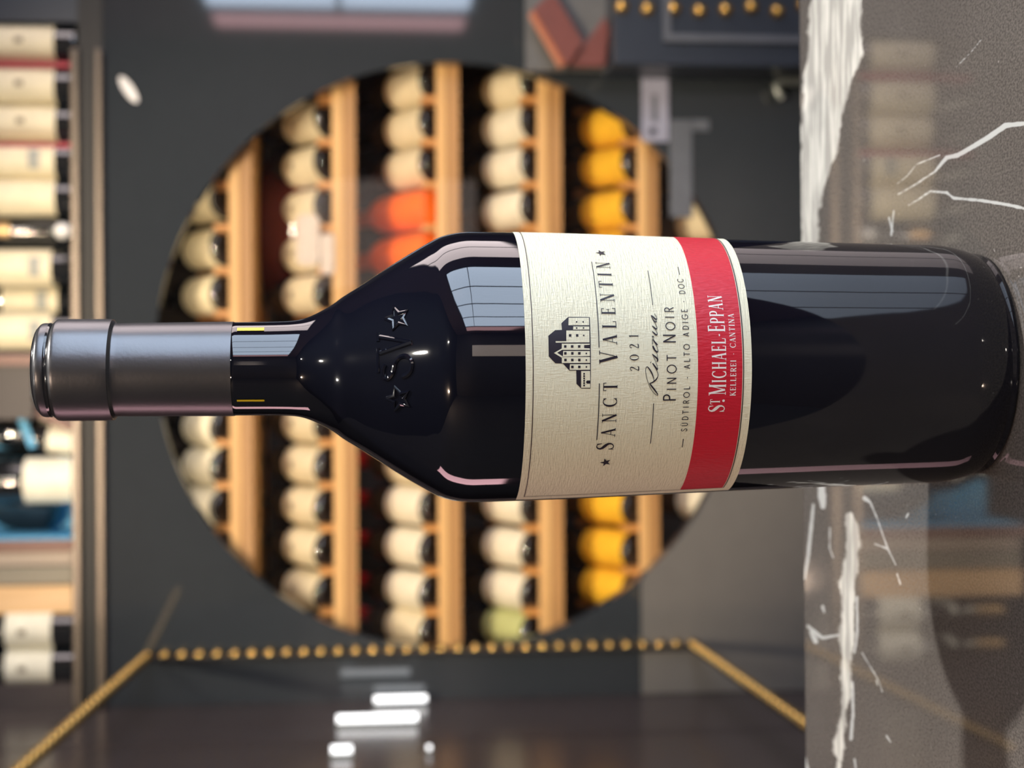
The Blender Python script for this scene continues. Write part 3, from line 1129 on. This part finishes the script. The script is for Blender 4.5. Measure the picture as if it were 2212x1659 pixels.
def ring_panel(x0, x1, z0, z1, cx, cz, r, ya, yb, n=128):
    m = MB()
    angs = sorted(set([2 * PI * k / n for k in range(n)] + [math.atan2(zz - cz, xx - cx) % (2 * PI) for xx in (x0, x1) for zz in (z0, z1)]))
    vin, vout = [], []
    for a in angs:
        ca, sa = math.cos(a), math.sin(a)
        ts = []
        if ca > 1e-9: ts.append((x1 - cx) / ca)
        if ca < -1e-9: ts.append((x0 - cx) / ca)
        if sa > 1e-9: ts.append((z1 - cz) / sa)
        if sa < -1e-9: ts.append((z0 - cz) / sa)
        t = min(ts)
        vin.append((cx + r * ca, cz + r * sa))
        vout.append((cx + t * ca, cz + t * sa))
    N_ = len(angs)
    vs = [(x, ya, z) for x, z in vin] + [(x, ya, z) for x, z in vout] + [(x, yb, z) for x, z in vin] + [(x, yb, z) for x, z in vout]
    fs = []
    for i in range(N_):
        j = (i + 1) % N_
        fs += [(i, N_ + i, N_ + j, j), (2 * N_ + i, 2 * N_ + j, 3 * N_ + j, 3 * N_ + i), (i, j, 2 * N_ + j, 2 * N_ + i), (N_ + i, 3 * N_ + i, 3 * N_ + j, N_ + j)]
    return m.add(vs, fs)


rxr = 0.82
ring_panel(XLW - cl.x, rxr - cl.x, 0.0, ptop, 0, c0.z, RC, 0, 0.03).build('front_panel', M_panel, cab, label='black glass front with a round opening')
# thin clear glass in the opening
g = MB()
N_ = 96
g.add([(0, 0.016, c0.z)] + [((RC - .0005) * math.cos(2 * PI * k / N_), 0.016, c0.z + (RC - .0005) * math.sin(2 * PI * k / N_)) for k in range(N_)], [(0, 1 + k, 1 + (k + 1) % N_) for k in range(N_)])
g.build('glass_pane', M_clear, cab, label='clear glass across the round opening')
# reflected grey area low on the left, built as a lighter sheet
gp = MB()
gx0, gx1 = XLW + .001 - cl.x, 0.10
gz1 = P(1385, 1330, YP).z
gz0 = 0.02
cols = 60
vs, fs = [], []
for i in range(cols + 1):
    x = gx0 + (gx1 - gx0) * i / cols
    h = (RC + .0015) ** 2 - x * x
    zt_ = min(gz1, c0.z - math.sqrt(h)) if h > 0 and abs(x) < RC else gz1
    vs += [(x, -0.004, gz0), (x, -0.004, zt_), (x, -0.0005, gz0), (x, -0.0005, zt_)]
for i in range(cols):
    a, b = 4 * i, 4 * i + 4
    fs += [(a, b, b + 1, a + 1), (a + 1, b + 1, b + 3, a + 3), (a + 2, a + 3, b + 3, b + 2), (a, a + 2, b + 2, b)]
gp.add(vs, fs).build('lower_reflection', M_greyreflect, cab, label='grey sheet of reflected light low on the cabinet front')
# carcass
YI = 3.30
box('back_board', (XLW - .05 - cl.x, YI - YP, 0), (rxr - cl.x, YI - YP + .02, ptop + 0.02), M_inner, cab)
box('side_board', (XLW - .05 - cl.x, 0.031, 0), (XLW - .03 - cl.x, YI - YP - .001, ptop), M_inner, cab)
box('side_board', (rxr - .02 - cl.x, 0.031, 0), (rxr - cl.x, YI - YP - .001, ptop), M_inner, cab)
# upper ledge: two metal rails with a dark channel
zr1a, zr1b = P(174, 768, YP - .01).z, P(155, 768, YP - .01).z
zr2a, zr2b = P(225, 768, YP - .01).z, P(207, 768, YP - .01).z
rx1 = P(165, 108, YP).x
zl = zr1b - 0.011
box('upper_ledge', (XLW - .05 - cl.x, 0.0, ptop + .001), (rxr - cl.x, YI - YP, zl), M_black, cab)
for (za, zb_) in ((zr1a, zr1b), (zr2a, zr2b)):
    box('rail', (XLW - cl.x + .002, -0.016, za), (rx1 - cl.x, -0.002, zb_), M_rail, cab, bevel=0.003, label='warm brushed metal rail')
box('channel', (XLW - cl.x + .002, -0.006, zr2b + .001), (rx1 - cl.x, -0.001, zr1a - .001), M_black, cab)
box('upper_back', (XLW - .05 - cl.x, YI - YP - .02, zl + .001), (rxr - cl.x, YI - YP, ZC - .02), M_navy, cab)
box('upper_side', (P(50, 40, YP).x - cl.x, 0.02, zl + .001), (P(50, 40, YP).x - cl.x + .3, YI - YP - .021, ZC - .02), M_navy, cab)
box('upper_side', (XLW - .05 - cl.x, 0.0, zl + .001), (P(50, 1478, YP).x - cl.x, YI - YP - .021, ZC - .02), M_part, cab)

# shelves with front lip, lower rail, dividers and rear cradle
SHELF_V = [(495, 521, 545), (719, 745, 770), (945, 969, 995), (1163, 1190, 1216), (1380, 1402, 1424), (1592, 1616, 1640)]
COLS_Y = [165, 258, 351, 443, 537, 630, 723, 816, 911, 1004, 1097, 1190, 1283, 1368, 1455]
YL = 2.795                                       # front of the lips
YBASE = 2.862                                    # bottle bases
shelf_zc = []
dv = MB().box((-.006, 0, 0), (.006, .05, .045)).mesh('divider', M_oakor)
rc = MB().box((-.0085, 0, 0), (.0085, .02, .112)).mesh('cradle_finger', M_oakor)
for r, (v0, v1, v2) in enumerate(SHELF_V):
    za, zb_, zc_ = P(v0, 768, YL).z, P(v1, 768, YL).z, P(v2, 768, YL).z
    xh = 0.60
    sx0, sx1 = XLW - .025 - cl.x, rxr - .022 - cl.x
    sh = box('shelf', (sx0, YL + .012 - YP, zc_), (sx1, 0.50, zc_ + .008), M_oak, cab)
    box('front_lip', (sx0, YL - YP, zb_), (sx1, YL - YP + .0115, za), M_oak, sh, bevel=0.003)
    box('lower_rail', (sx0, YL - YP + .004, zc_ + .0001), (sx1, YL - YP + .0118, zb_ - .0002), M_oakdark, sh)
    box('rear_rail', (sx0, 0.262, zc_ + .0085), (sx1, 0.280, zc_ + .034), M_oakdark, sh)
    for i in range(len(COLS_Y) - 1):
        xm = (P(v0, (COLS_Y[i] + COLS_Y[i + 1]) / 2 + .0, YL).x)
        if abs(xm - cl.x) > RC + .02 or r == 5:
            continue
        inst('divider', dv, sh, (xm - cl.x, YL - YP + .0125, za - .018))
        inst('cradle_finger', rc, sh, ((P(v0, (COLS_Y[i] + COLS_Y[i + 1]) / 2, YBASE).x) - cl.x, 0.281, zc_ + .0085))
    shelf_zc.append(P(v0 + 3, 768, YBASE).z)
for r, (v0, v1, v2) in enumerate(SHELF_V[:5] + [(1700, 0, 0)]):
    vv = [300, 545, 770, 995, 1216, 1424][r]
    zz = P(vv, 768, YL).z - .006
    add_light('shelf_led', 'AREA', (c0.x, YL + .03, zz if r else c0.z + RC - .004), NICHE_W * (3.5 if r == 0 else 1.0), (1.0, 0.78, 0.50), 1.15, 0.02, target=(c0.x, YL + 0.10, zz - .12))
for x_ in (-0.25, 0.40):
    add_light('track_spot', 'SPOT', (x_ , -0.6, 2.66), TRACK_W * 2.6, (1.0, 0.82, 0.58), 0.03, target=(c0.x + x_ * .3, 2.85, 1.02), spot=(math.radians(27), 0.6))
add_light('ledge_led', 'AREA', (c0.x + .05, 2.72, 1.62 + .42), LEDGE_W, (1.0, 0.88, 0.68), 1.2, 0.05, target=(c0.x, 2.95, 1.55))


# ------------------------------------------------------------------ background bottles
BOT_PROF = [(0, .012), (.013, .007), (.020, .001), (.0230, 0)] + [(.0230 + .0135 * math.sin(math.radians(a)), .0135 - .0135 * math.cos(math.radians(a))) for a in range(10, 91, 10)] + [(.0365, .165), (.0358, .185), (.030, .205), (.020, .222), (.0155, .236), (.0145, .25)]
glass_me = MB().lathe(BOT_PROF, 28).mesh('glass', M_bg_glass, True, 50)


def cap_me(m):
    return MB().lathe([(.0148, .236), (.0150, .285), (.0160, .286), (.0160, .296), (.0145, .300), (0, .3005)], 20).mesh('capsule', m, True, 40)


CAPS = {k: cap_me(m) for k, m in (('red', M_capred), ('black', M_capblack), ('gold', M_capgold), ('orange', M_orange))}


def lab_me(m, z0, z1, half):
    return MB().lathe([(.0369, z0), (.0369, z1)], 24, -half, half).mesh('label', m, True)


def mark_me(m, z0, z1, half):
    return MB().lathe([(.0372, z0), (.0372, z1)], 6, -half, half).mesh('label_mark', m, True)


NICHE_LAB = {k: lab_me(m, .0135, .135, 1.75) for k, m in (('cream', M_cream), ('ivory', M_creamw), ('green', M_palegreen), ('yellow', M_yel))}
NICHE_LAB['orange'] = MB().lathe([(0, -.0012), (.030, -.0012), (.0352, .001), (.0372, .006), (.0372, .166), (.0362, .186), (.0308, .206), (.021, .222), (.0165, .236), (.0165, .29), (.015, .302), (0, .302)], 28).mesh('wrapping', M_orange, True)
MARK = mark_me(M_print, .095, .113, .20)
UP_LAB = lab_me(M_cream, .045, .165, 1.7)
UP_LABW = lab_me(M_cream, .052, .150, 1.7)
UP_DARK = lab_me(M_bg_glass, .05, .15, 1.0)
UM1 = mark_me(M_print, .098, .112, .16)
UM2 = mark_me(M_printblue, .070, .090, .55)
UM3 = mark_me(M_capgold, .128, .165, .42)


def make_bottle(lab_mesh, cap, mark=None):
    o = empty('wine_bottle')
    if lab_mesh.name.startswith('wrapping'):
        inst('wrapping', lab_mesh, o)
        return o
    inst('glass', glass_me, o)
    l = inst('label', lab_mesh, o)
    if mark:
        inst('label_mark', mark, l)
    inst('capsule', CAPS[cap], o)
    return o


ORD = ['first', 'second', 'third', 'fourth', 'fifth', 'sixth', 'seventh', 'eighth']
protos = {}


def place(kind, cap, mark, p, rot, label, group):
    key = (kind, cap, mark is not None)
    lm = NICHE_LAB[kind]
    if key not in protos:
        protos[key] = o = make_bottle(lm, cap, mark)
    else:
        o = copy_tree(protos[key])
    o.location = p
    o.rotation_euler = rot
    tag(o, label, 'bottle', group)
    return o


ROWS = [
    # (row, list of (picture y, kind, capsule, mark))
    (0, [(430, 'cream', 'black', 0), (532, 'cream', 'black', 0), (633, 'cream', 'black', 0), (925, 'ivory', 'black', 0), (1010, 'ivory', 'black', 0), (1098, 'ivory', 'black', 0)]),
    (1, [(253, 'cream', 'black', 1), (348, 'cream', 'black', 1), (444, 'cream', 'black', 1), (540, 'cream', 'black', 1), (633, 'cream', 'black', 1), (917, 'cream', 'black', 1), (1008, 'cream', 'black', 1), (1098, 'cream', 'black', 1), (1190, 'cream', 'black', 1), (1285, 'cream', 'black', 1)]),
    (2, [(174, 'cream', 'black', 0), (262, 'cream', 'black', 0), (352, 'cream', 'black', 0), (446, 'orange', 'orange', 0), (540, 'orange', 'orange', 0), (1010, 'cream', 'red', 0), (1098, 'ivory', 'red', 0), (1190, 'ivory', 'red', 0), (1284, 'ivory', 'red', 0), (1368, 'cream', 'red', 0)]),
    (3, [(175, 'cream', 'gold', 0), (260, 'ivory', 'black', 0), (352, 'ivory', 'black', 0), (446, 'ivory', 'black', 0), (1095, 'ivory', 'black', 0), (1190, 'ivory', 'black', 0), (1284, 'ivory', 'black', 0), (1368, 'green', 'black', 0)]),
    (4, [(262, 'yellow', 'black', 0), (350, 'yellow', 'black', 0), (445, 'yellow', 'black', 0), (533, 'yellow', 'black', 0), (1095, 'yellow', 'black', 0), (1190, 'yellow', 'black', 0), (1278, 'yellow', 'black', 0)]),
    (5, [(375, 'cream', 'black', 0), (470, 'cream', 'black', 0), (1088, 'ivory', 'black', 0)]),
]
KN = {'cream': 'cream-labelled wine bottle', 'ivory': 'ivory-labelled wine bottle', 'green': 'green-labelled wine bottle', 'yellow': 'yellow-labelled wine bottle', 'orange': 'bottle in bright orange wrapping'}
for r, items in ROWS:
    right = [i for i in items if i[0] < 780]
    left = [i for i in items if i[0] > 780]
    for side, lst in (('right', right), ('left', left[::-1])):
        for k, (y, kind, cap, mark) in enumerate(lst):
            base = P(SHELF_V[r][0] + 3, y, YBASE)
            jz = random.uniform(-.03, .03)
            lb = '%s on %s oak shelf from top, %s from the %s rim' % (KN[kind], ORD[r], ORD[k], side)
            if r == 3 and kind == 'cream':
                lb = 'cream-labelled bottle with dull gold capsule, fourth oak shelf, at the right rim'
            place(kind, cap, MARK if mark else None, base, (math.radians(-60), 0, jz * .4), lb, 'bottles lying in the round niche')

# things in the niche
bj = empty('burgundy_reflection', (P(690, 500, 3.12).x, 3.11, P(760, 500, 3.11).z), 'burgundy reflected shape behind the second-shelf bottles, right of the main neck', 'reflection')  # reflected burgundy shape built as a solid form
refl_h = P(530, 500, 3.11).z - P(760, 500, 3.11).z
MB().lathe([(0, 0), (.13, 0), (.15, .01), (.158, .06), (.160, refl_h * .45), (.150, refl_h * .7), (.120, refl_h * .9), (.07, refl_h), (0, refl_h)], 40).build('refl_body', M_burg, bj, True)
MB().lathe([(.1605, refl_h * .44), (.1625, refl_h * .47), (.1605, refl_h * .50)], 40).build('refl_band', M_burg, bj, True)
# price cards in front of the second row
for (x0, x1, y0, y1), lb in (((640, 690, 462, 572), 'wide blank cream card in front of second-shelf bottles, right of the main neck'), ((692, 722, 505, 592), 'narrow blank pinkish card standing on the second oak shelf lip')):
    p0, p1 = P(x1, y1, 2.788), P(x0, y0, 2.788)
    o = empty('price_card', ((p0.x + p1.x) / 2, 2.788, p0.z), lb, 'card')
    w, h = p1.x - p0.x, p1.z - p0.z
    m = MB()
    N2 = 6
    rr = min(w, h) * .3
    out = []
    for cx, cz, a0 in ((w / 2 - rr, rr, -90), (w / 2 - rr, h - rr, 0), (-w / 2 + rr, h - rr, 90), (-w / 2 + rr, rr, 180)):
        for k in range(N2 + 1):
            an = math.radians(a0 + 90 * k / N2)
            out.append((cx + rr * math.cos(an), cz + rr * math.sin(an)))
    n = len(out)
    m.add([(x, 0, z) for x, z in out] + [(x, .002, z) for x, z in out], [tuple(range(n)), tuple(range(2 * n - 1, n - 1, -1))] + [(i, (i + 1) % n, n + (i + 1) % n, n + i) for i in range(n)])
    m.build('card_sheet', M_card, o)

# ------------------------------------------------------------------ standing bottles and boxes on the upper ledge
YU = 2.80


def upright(y, lm, mark, cap, label, Y=YU, dz=0):
    o = make_bottle(lm, cap, mark)
    p = P(165, y, Y)
    o.location = (p.x, Y, zl + dz)
    o.scale = (.885, .885, 1)
    tag(o, label, 'bottle', 'bottles standing on the upper ledge')
    return o


for k, (y, lm, mark, cap) in enumerate(((96, UP_LAB, UM1, 'black'), (188, UP_LAB, UM1, 'black'), (268, UP_LAB, UM1, 'black'), (349, UP_LAB, UM2, 'black'), (428, UP_LAB, None, 'black'))):
    upright(y, lm, mark, cap, 'upright cream-labelled bottle on the upper ledge, %s from its right end' % ORD[k], Y=YU + (.01 if k == 2 else 0))
upright(500, UP_DARK, UM3, 'black', 'all-dark upright bottle with gold ring emblem on the upper ledge', Y=YU + .03)
for k, (y, Y) in enumerate(((579, YU), (650, YU + .06), (716, YU))):
    upright(y, UP_LABW, UM2, 'black', 'upright ivory bottle with blue-grey print block, %s on the right of the main capsule' % ('third', 'second', 'first')[k], Y=Y)
for k, y in enumerate((1358, 1436)):
    upright(y, lab_me(M_creamw, .055, .135, 1.7), UM1, 'gold', 'upright white-labelled bottle at the left end of upper ledge, %s the crate' % ('next to', 'farther from')[k])
for y in (144, 317):
    p = P(165, y, 2.79)
    o = empty('divider_card', (p.x, 2.775, zl), 'thin crimson card between ledge bottles, %s one' % ('outer right' if y < 200 else 'inner'), 'card')
    box('card_board', (-.0045, 0, 0), (.0045, .06, .24), M_redcard, o)
p = P(148, 500, 2.745)
kn = empty('shelf_knob', (p.x, 2.738, zr1b), 'small white oval knob standing on the metal ledge rail', 'knob')
MB().lathe([(0, 0), (.008, .0), (.0125, .006), (.0145, .014), (.012, .023), (.006, .027), (0, .028)], 20).build('knob_body', M_knob, kn, True)
MB().lathe([(.0048, .026), (.0035, .034), (0, .035)], 12).build('knob_tip', M_steel, kn, True)

# open blue-lined wooden box
bx0, bx1 = P(100, 1190, 2.79).x, P(100, 765, 2.79).x
bxo = empty('wooden_box', ((bx0 + bx1) / 2, 2.79, zl), 'open red-brown box with sky-blue lining on the upper ledge', 'box')
hw = (bx1 - bx0) / 2
H = .36
box('side_board', (-hw, 0, 0), (-hw + .019, .20, H), M_boxbrown, bxo)
box('side_board', (hw - .019, 0, 0), (hw, .20, H), M_boxbrown, bxo)
box('bottom_board', (-hw + .0191, 0, 0), (hw - .0191, .20, .008), M_boxbrown, bxo)
box('lining', (-hw + .0195, .19, .0085), (hw - .0195, .199, H - .0125), M_blue, bxo, label='sky blue lining')
box('lining', (-hw + .0195, .01, .0085), (hw - .0195, .1895, .011), M_blue, bxo)
box('lining', (-hw + .0195, .01, .0115), (-hw + .023, .1895, H - .0125), M_blue, bxo)
box('mauve_panel', (hw - .115, .012, .09), (hw - .0195, .018, H - .0125), M_mauve, bxo)


def slant(name, p0, p1, w, m, parent, y0, y1):
    a_, b_ = Vector((p0[0], 0, p0[1])), Vector((p1[0], 0, p1[1]))
    d = (b_ - a_).normalized()
    n = Vector((-d.z, 0, d.x)) * w / 2
    q = [a_ + n, b_ + n, b_ - n, a_ - n]
    mb = MB()
    mb.add([(v.x, y0, v.z) for v in q] + [(v.x, y1, v.z) for v in q], [(0, 1, 2, 3), (7, 6, 5, 4), (0, 4, 5, 1), (1, 5, 6, 2), (2, 6, 7, 3), (3, 7, 4, 0)])
    return mb.build(name, m, parent)


def bl_(x, y):
    p = P(x, y, 2.80)
    return (p.x - bxo.location.x, p.z - zl)


slant('slanted_divider', bl_(-40, 835), bl_(150, 925), .016, M_boxbrown, bxo, .03, .16)
slant('slanted_divider', bl_(60, 968), bl_(25, 880), .012, M_blue, bxo, .05, .14)


def labelled(y, x, tilt, lm, label, Y, mark=None):
    o = make_bottle(lm, 'black', mark)
    p = P(x, y, Y)
    o.location = p
    o.rotation_euler = (0, tilt, 0)
    tag(o, label, 'bottle', 'bottles in the blue-lined box')
    return o


o = make_bottle(lab_me(M_creamw, .004, .088, 1.75), 'black')
o.scale = (1.12, 1.12, 1.12)
o.location = (P(163, 1037, 2.84).x, 2.845, zl + .0115)
tag(o, 'ivory-labelled bottle standing at the front of the blue-lined box', 'bottle')
for (y, x, tl, lb) in ((886, 128, 0.0, 'small cream-labelled bottle in the blue box beside the main capsule'), (952, 150, 0.12, 'tilted cream-labelled bottle in the blue box right of the ivory one')):
    o = make_bottle(lab_me(M_creamw, .006, .072, 1.7), 'black')
    o.scale = (.72, .72, .72)
    pp = P(x, y, 2.90)
    o.location = (pp.x, 2.90 if tl == 0 else 2.87, zl + .012 + (.03 if tl == 0 else .012))
    o.rotation_euler = (0, tl, 0)
    tag(o, lb, 'bottle')
dm = empty('demijohn', (P(60, 1062, 2.94).x, 2.938, zl + .085 + .026), 'big round dark glass flask at the back of the blue-lined box', 'flask', rot=(0, math.radians(12), 0))
dm.scale = (1, .44, 1)
MB().lathe([(0, -.04), (.05, -.042), (.072, -.030), (.079, .0), (.077, .04), (.065, .085), (.04, .115), (.018, .135), (.016, .17), (.02, .172), (.02, .185), (0, .186)], 36).build('flask_body', M_bg_glass, dm, True)

# wooden crate boards standing on end
cr = empty('wooden_crate', (P(165, 1258, 2.79).x, 2.79, zl), 'pine wine crate with weathered side boards between blue box and white-labelled bottles', 'crate')
for (y0, y1, m, lb) in ((1326, 1266, M_crate, 'bright pine board'), (1264, 1224, M_crateolive, 'olive grey board'), (1222, 1192, M_crategrey, 'weathered tan board')):
    xa, xb = P(100, y0, 2.79).x, P(100, y1, 2.79).x
    box('plank', (xa - cr.location.x, (0 if m is M_crate else .008), 0), (xb - cr.location.x, .26, .34), m, cr, bevel=.0015, label=lb)

# ------------------------------------------------------------------ left partition with gold studs
part = empty('partition', (XLW, 1.45, 0), 'dark glossy wall panels left of the wine cabinet, behind the gold-studded frame', 'partition')
py_ = [1.45, 2.03, 2.44, YP - .001]
for k in range(3):
    box('partition_panel', (-.012, py_[k] - 1.45 + (.004 if k else 0), 0), (0, py_[k + 1] - 1.45 - (.004 if k < 2 else 0), ZC - .05), M_part, part)
box('partition_core', (-.05, 0, 0), (-.0125, YP - .002 - 1.45, ZC - .05), M_black, part)
# open frame with gold studs standing in front of the partition
stud = empty('studded_frame', (XS, 2.3, 1.0), 'slim dark open frame with gold studs along its edges, at the left', 'frame')
st_me = MB().lathe([(0, .010), (.0042, .0092), (.0076, .0068), (.0096, .0028), (.0100, 0), (0, 0)], 12).mesh('stud', M_gold, True)


def wallpt(x, y, X=XLW):
    p = PX(x, y, X)
    return Vector((X, p.y, p.z))


corner_t, corner_b = wallpt(331, 1402, XS), wallpt(1481, 1380, XS)
corner_t.y = corner_b.y = YP - .016
endt, endb = wallpt(30, 1676, XS), wallpt(1790, 1600, XS)
studs = []
for a_, b_ in ((endt, corner_t), (corner_t, corner_b), (corner_b, endb)):
    L = (b_ - a_).length
    n = max(2, round(L / 0.0305))
    for k in range(n):
        studs.append(a_ + (b_ - a_) * (k / n))
    MB().tube([a_ - stud.location - Vector((.0055, 0, 0)), b_ - stud.location - Vector((.0055, 0, 0))], .0052, 8).build('frame_bar', M_black, stud)
studs.append(endb)
for p in studs:
    inst('stud', st_me, stud, p - stud.location + Vector((-.0004, 0, 0)), (0, PI / 2, 0))
# white lamp tubes glowing in place of lights reflected in the partition
for (x0, x1, y, w), lb in (((806, 924, 1522, 16), 'short white reflected light on the left partition beside its seam'), ((726, 904, 1565, 20), 'longest white reflected light on the left partition'), ((713, 763, 1635, 20), 'stubby white reflected light at the outer left edge'), ((920, 934, 1627, 12), 'tiny round white lamp on the left partition')):
    p0, p1 = wallpt(x1, y), wallpt(x0, y)
    o = empty('wall_glint', (XLW, p0.y, p0.z), lb, 'glint')
    hh = p1.z - p0.z
    rr = w / FPX * p0.y / 2 * 1.1
    MB().tube([(rr + .004, 0, .002), (rr + .004, 0, max(hh - .002, .006))], rr * .8, 12).build('glint_tube', M_tube, o, True)
    box('glint_backing', (.0003, -rr * .6, 0), (.0035, rr * .6, max(hh, .008)), M_steel, o)

# ------------------------------------------------------------------ right hand side
YG = 2.62
kx = P(1400, 140, YG).x
kz = P(1325, 100, YG).z
kc = empty('sideboard', (kx, YG, 0), 'blue-black panelled sideboard at the right, behind the table', 'cabinet')
box('carcass', (0, 0, 0), (.62, .12, kz), M_navy, kc, bevel=.002)
fx0, fz1 = P(1432, 90, YG).x - kx, P(1432, 90, YG).z
fr = MB()
box('moulding', (fx0, -.008, .05), (fx0 + .012, -.0005, fz1), M_greycard, kc)
box('moulding', (fx0 + .0125, -.008, fz1 - .012), (fx0 + .5, -.0005, fz1), M_greycard, kc)
sx = P(1500, 18, YG).x
st2 = MB().lathe([(0, .012), (.006, .0108), (.0105, .007), (.0125, 0), (0, 0)], 14).mesh('stud', M_gold, True)
s2 = empty('stud_row', (sx, YG, kz), 'upright row of large gold studs on the blue-black sideboard', 'trim')
for x in range(1343, 1900, 56):
    p = P(x, 18 + random.uniform(-7, 7), YG)
    inst('stud', st2, s2, (p.x - sx, -.0005, p.z - kz), (PI / 2, 0, 0))
hp = [P(*q, YP - .03) for q in ((1760, 176), (1700, 176), (1684, 178), (1676, 186), (1680, 200), (1690, 212))]
hd = empty('lever_handle', hp[0], 'dull steel bent handle just above the table edge at the right', 'handle')
MB().tube([h - hp[0] for h in hp], .0085, 12).build('handle_bar', M_steel, hd, True)
MB().tube([Vector((0, 0, 0)), Vector((0, .029, 0))], .006, 10).build('handle_post', M_steel, hd, True)
# smoke grey board and terracotta slabs modelling reflected shapes
bz0 = kz
gb0, gb1 = P(1320, 150, YG + .06), P(1137, 0, YG + .06)
sb = empty('reflection_board', (gb0.x, YG + .075, kz), 'smoke-grey board for a reflected grey area, on the blue-black sideboard', 'board')
box('reflection_sheet', (0, 0, 0), (.40, .01, gb1.z - kz), M_smoke, sb)
lf = empty('chair_reflection', (P(1225, 120, YG + .03).x, YG + .03, kz), 'terracotta leather folder modelling a reflected chair, at the right', 'wedge')


def lq(x, y):
    p = P(x, y, YG + .03)
    return (p.x - lf.location.x, p.z - kz)


def polyslab(name, pts, y0, y1, m, parent):
    q = [lq(*p) for p in pts]
    n = len(q)
    mb = MB()
    mb.add([(x, y0, z) for x, z in q] + [(x, y1, z) for x, z in q], [tuple(range(n)), tuple(range(2 * n - 1, n - 1, -1))] + [(i, (i + 1) % n, n + (i + 1) % n, n + i) for i in range(n)])
    return mb.build(name, m, parent, bevel=.002)


polyslab('chair_slab', [(1150, 20), (1195, -20), (1262, 90), (1232, 138), (1218, 142)], 0, .014, M_terra, lf)
polyslab('lit_edge', [(1142, 32), (1152, 22), (1222, 140), (1208, 146)], -.003, .012, M_terraedge, lf)  # lit face put in as a brighter orange
polyslab('chair_slab', [(1264, 92), (1310, 30), (1318, 60), (1310, 140), (1236, 140)], .012, .026, M_terra, lf)

# lavender card with a hole, and a grey bracket, the latter modelling a reflected shape
lv0, lv1 = P(1445, 306, YP - .004), P(1386, 164, YP - .004)
lv = empty('hang_tag', (lv0.x, YP - .004, lv0.z), 'pale lavender tag with dark hole at the lower right of the round opening', 'tag')
w, h = lv1.x - lv0.x, lv1.z - lv0.z
box('tag_sheet', (0, 0, 0), (w, .003, h), M_lav, lv, bevel=.001)
hx, hz = P(1410, 284, YP - .004).x - lv0.x, P(1410, 284, YP - .004).z - lv0.z
MB().lathe([(0, .0012), (.007, .0012), (.007, 0), (0, 0)], 16).build('tag_hole', M_black, lv).matrix_local = Matrix.Translation((hx, -.0002, hz)) @ Matrix.Rotation(PI / 2, 4, 'X')
box('tag_print', (w * .3, -.0004, h * .42), (w * .72, -.0001, h * .62), M_greycard, lv)
g0, g1 = P(1496, 470, YP - .004), P(1447, 258, YP - .004)
gr = empty('patch', (g0.x, YP - .004, g0.z), 'plain grey bracket modelling a reflected shape below the lavender tag', 'patch')
box('patch_plate', (0, 0, 0), (g1.x - g0.x, .003, g1.z - g0.z), M_greycard, gr, bevel=.001)
g2, g3 = P(1532, 282, YP - .004), P(1496.5, 258, YP - .004)
box('patch_tongue', (g2.x - g0.x, 0, g2.z - g0.z), (g3.x - g0.x, .003, g3.z - g0.z), M_greycard, gr)
# slanted white sticker modelling a light reflected in the cabinet front
for (x0, y0, x1, y1, hw_, m, lb) in ((262, 170, 293, 216, 11, M_knob, 'small slanted white reflected light on the cabinet front above the opening'),):
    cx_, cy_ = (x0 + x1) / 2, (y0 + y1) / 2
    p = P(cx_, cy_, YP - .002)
    o = empty('highlight', p, lb, 'highlight')
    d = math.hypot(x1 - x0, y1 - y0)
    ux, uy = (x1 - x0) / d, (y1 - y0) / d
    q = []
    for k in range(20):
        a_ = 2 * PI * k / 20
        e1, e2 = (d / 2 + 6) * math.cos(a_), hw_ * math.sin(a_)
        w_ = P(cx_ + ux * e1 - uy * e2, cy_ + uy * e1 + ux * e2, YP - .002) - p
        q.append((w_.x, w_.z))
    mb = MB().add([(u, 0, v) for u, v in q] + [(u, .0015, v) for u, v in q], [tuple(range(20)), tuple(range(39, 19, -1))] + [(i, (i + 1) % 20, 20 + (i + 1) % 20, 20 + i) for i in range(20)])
    mb.build('highlight_sheet', m, o)
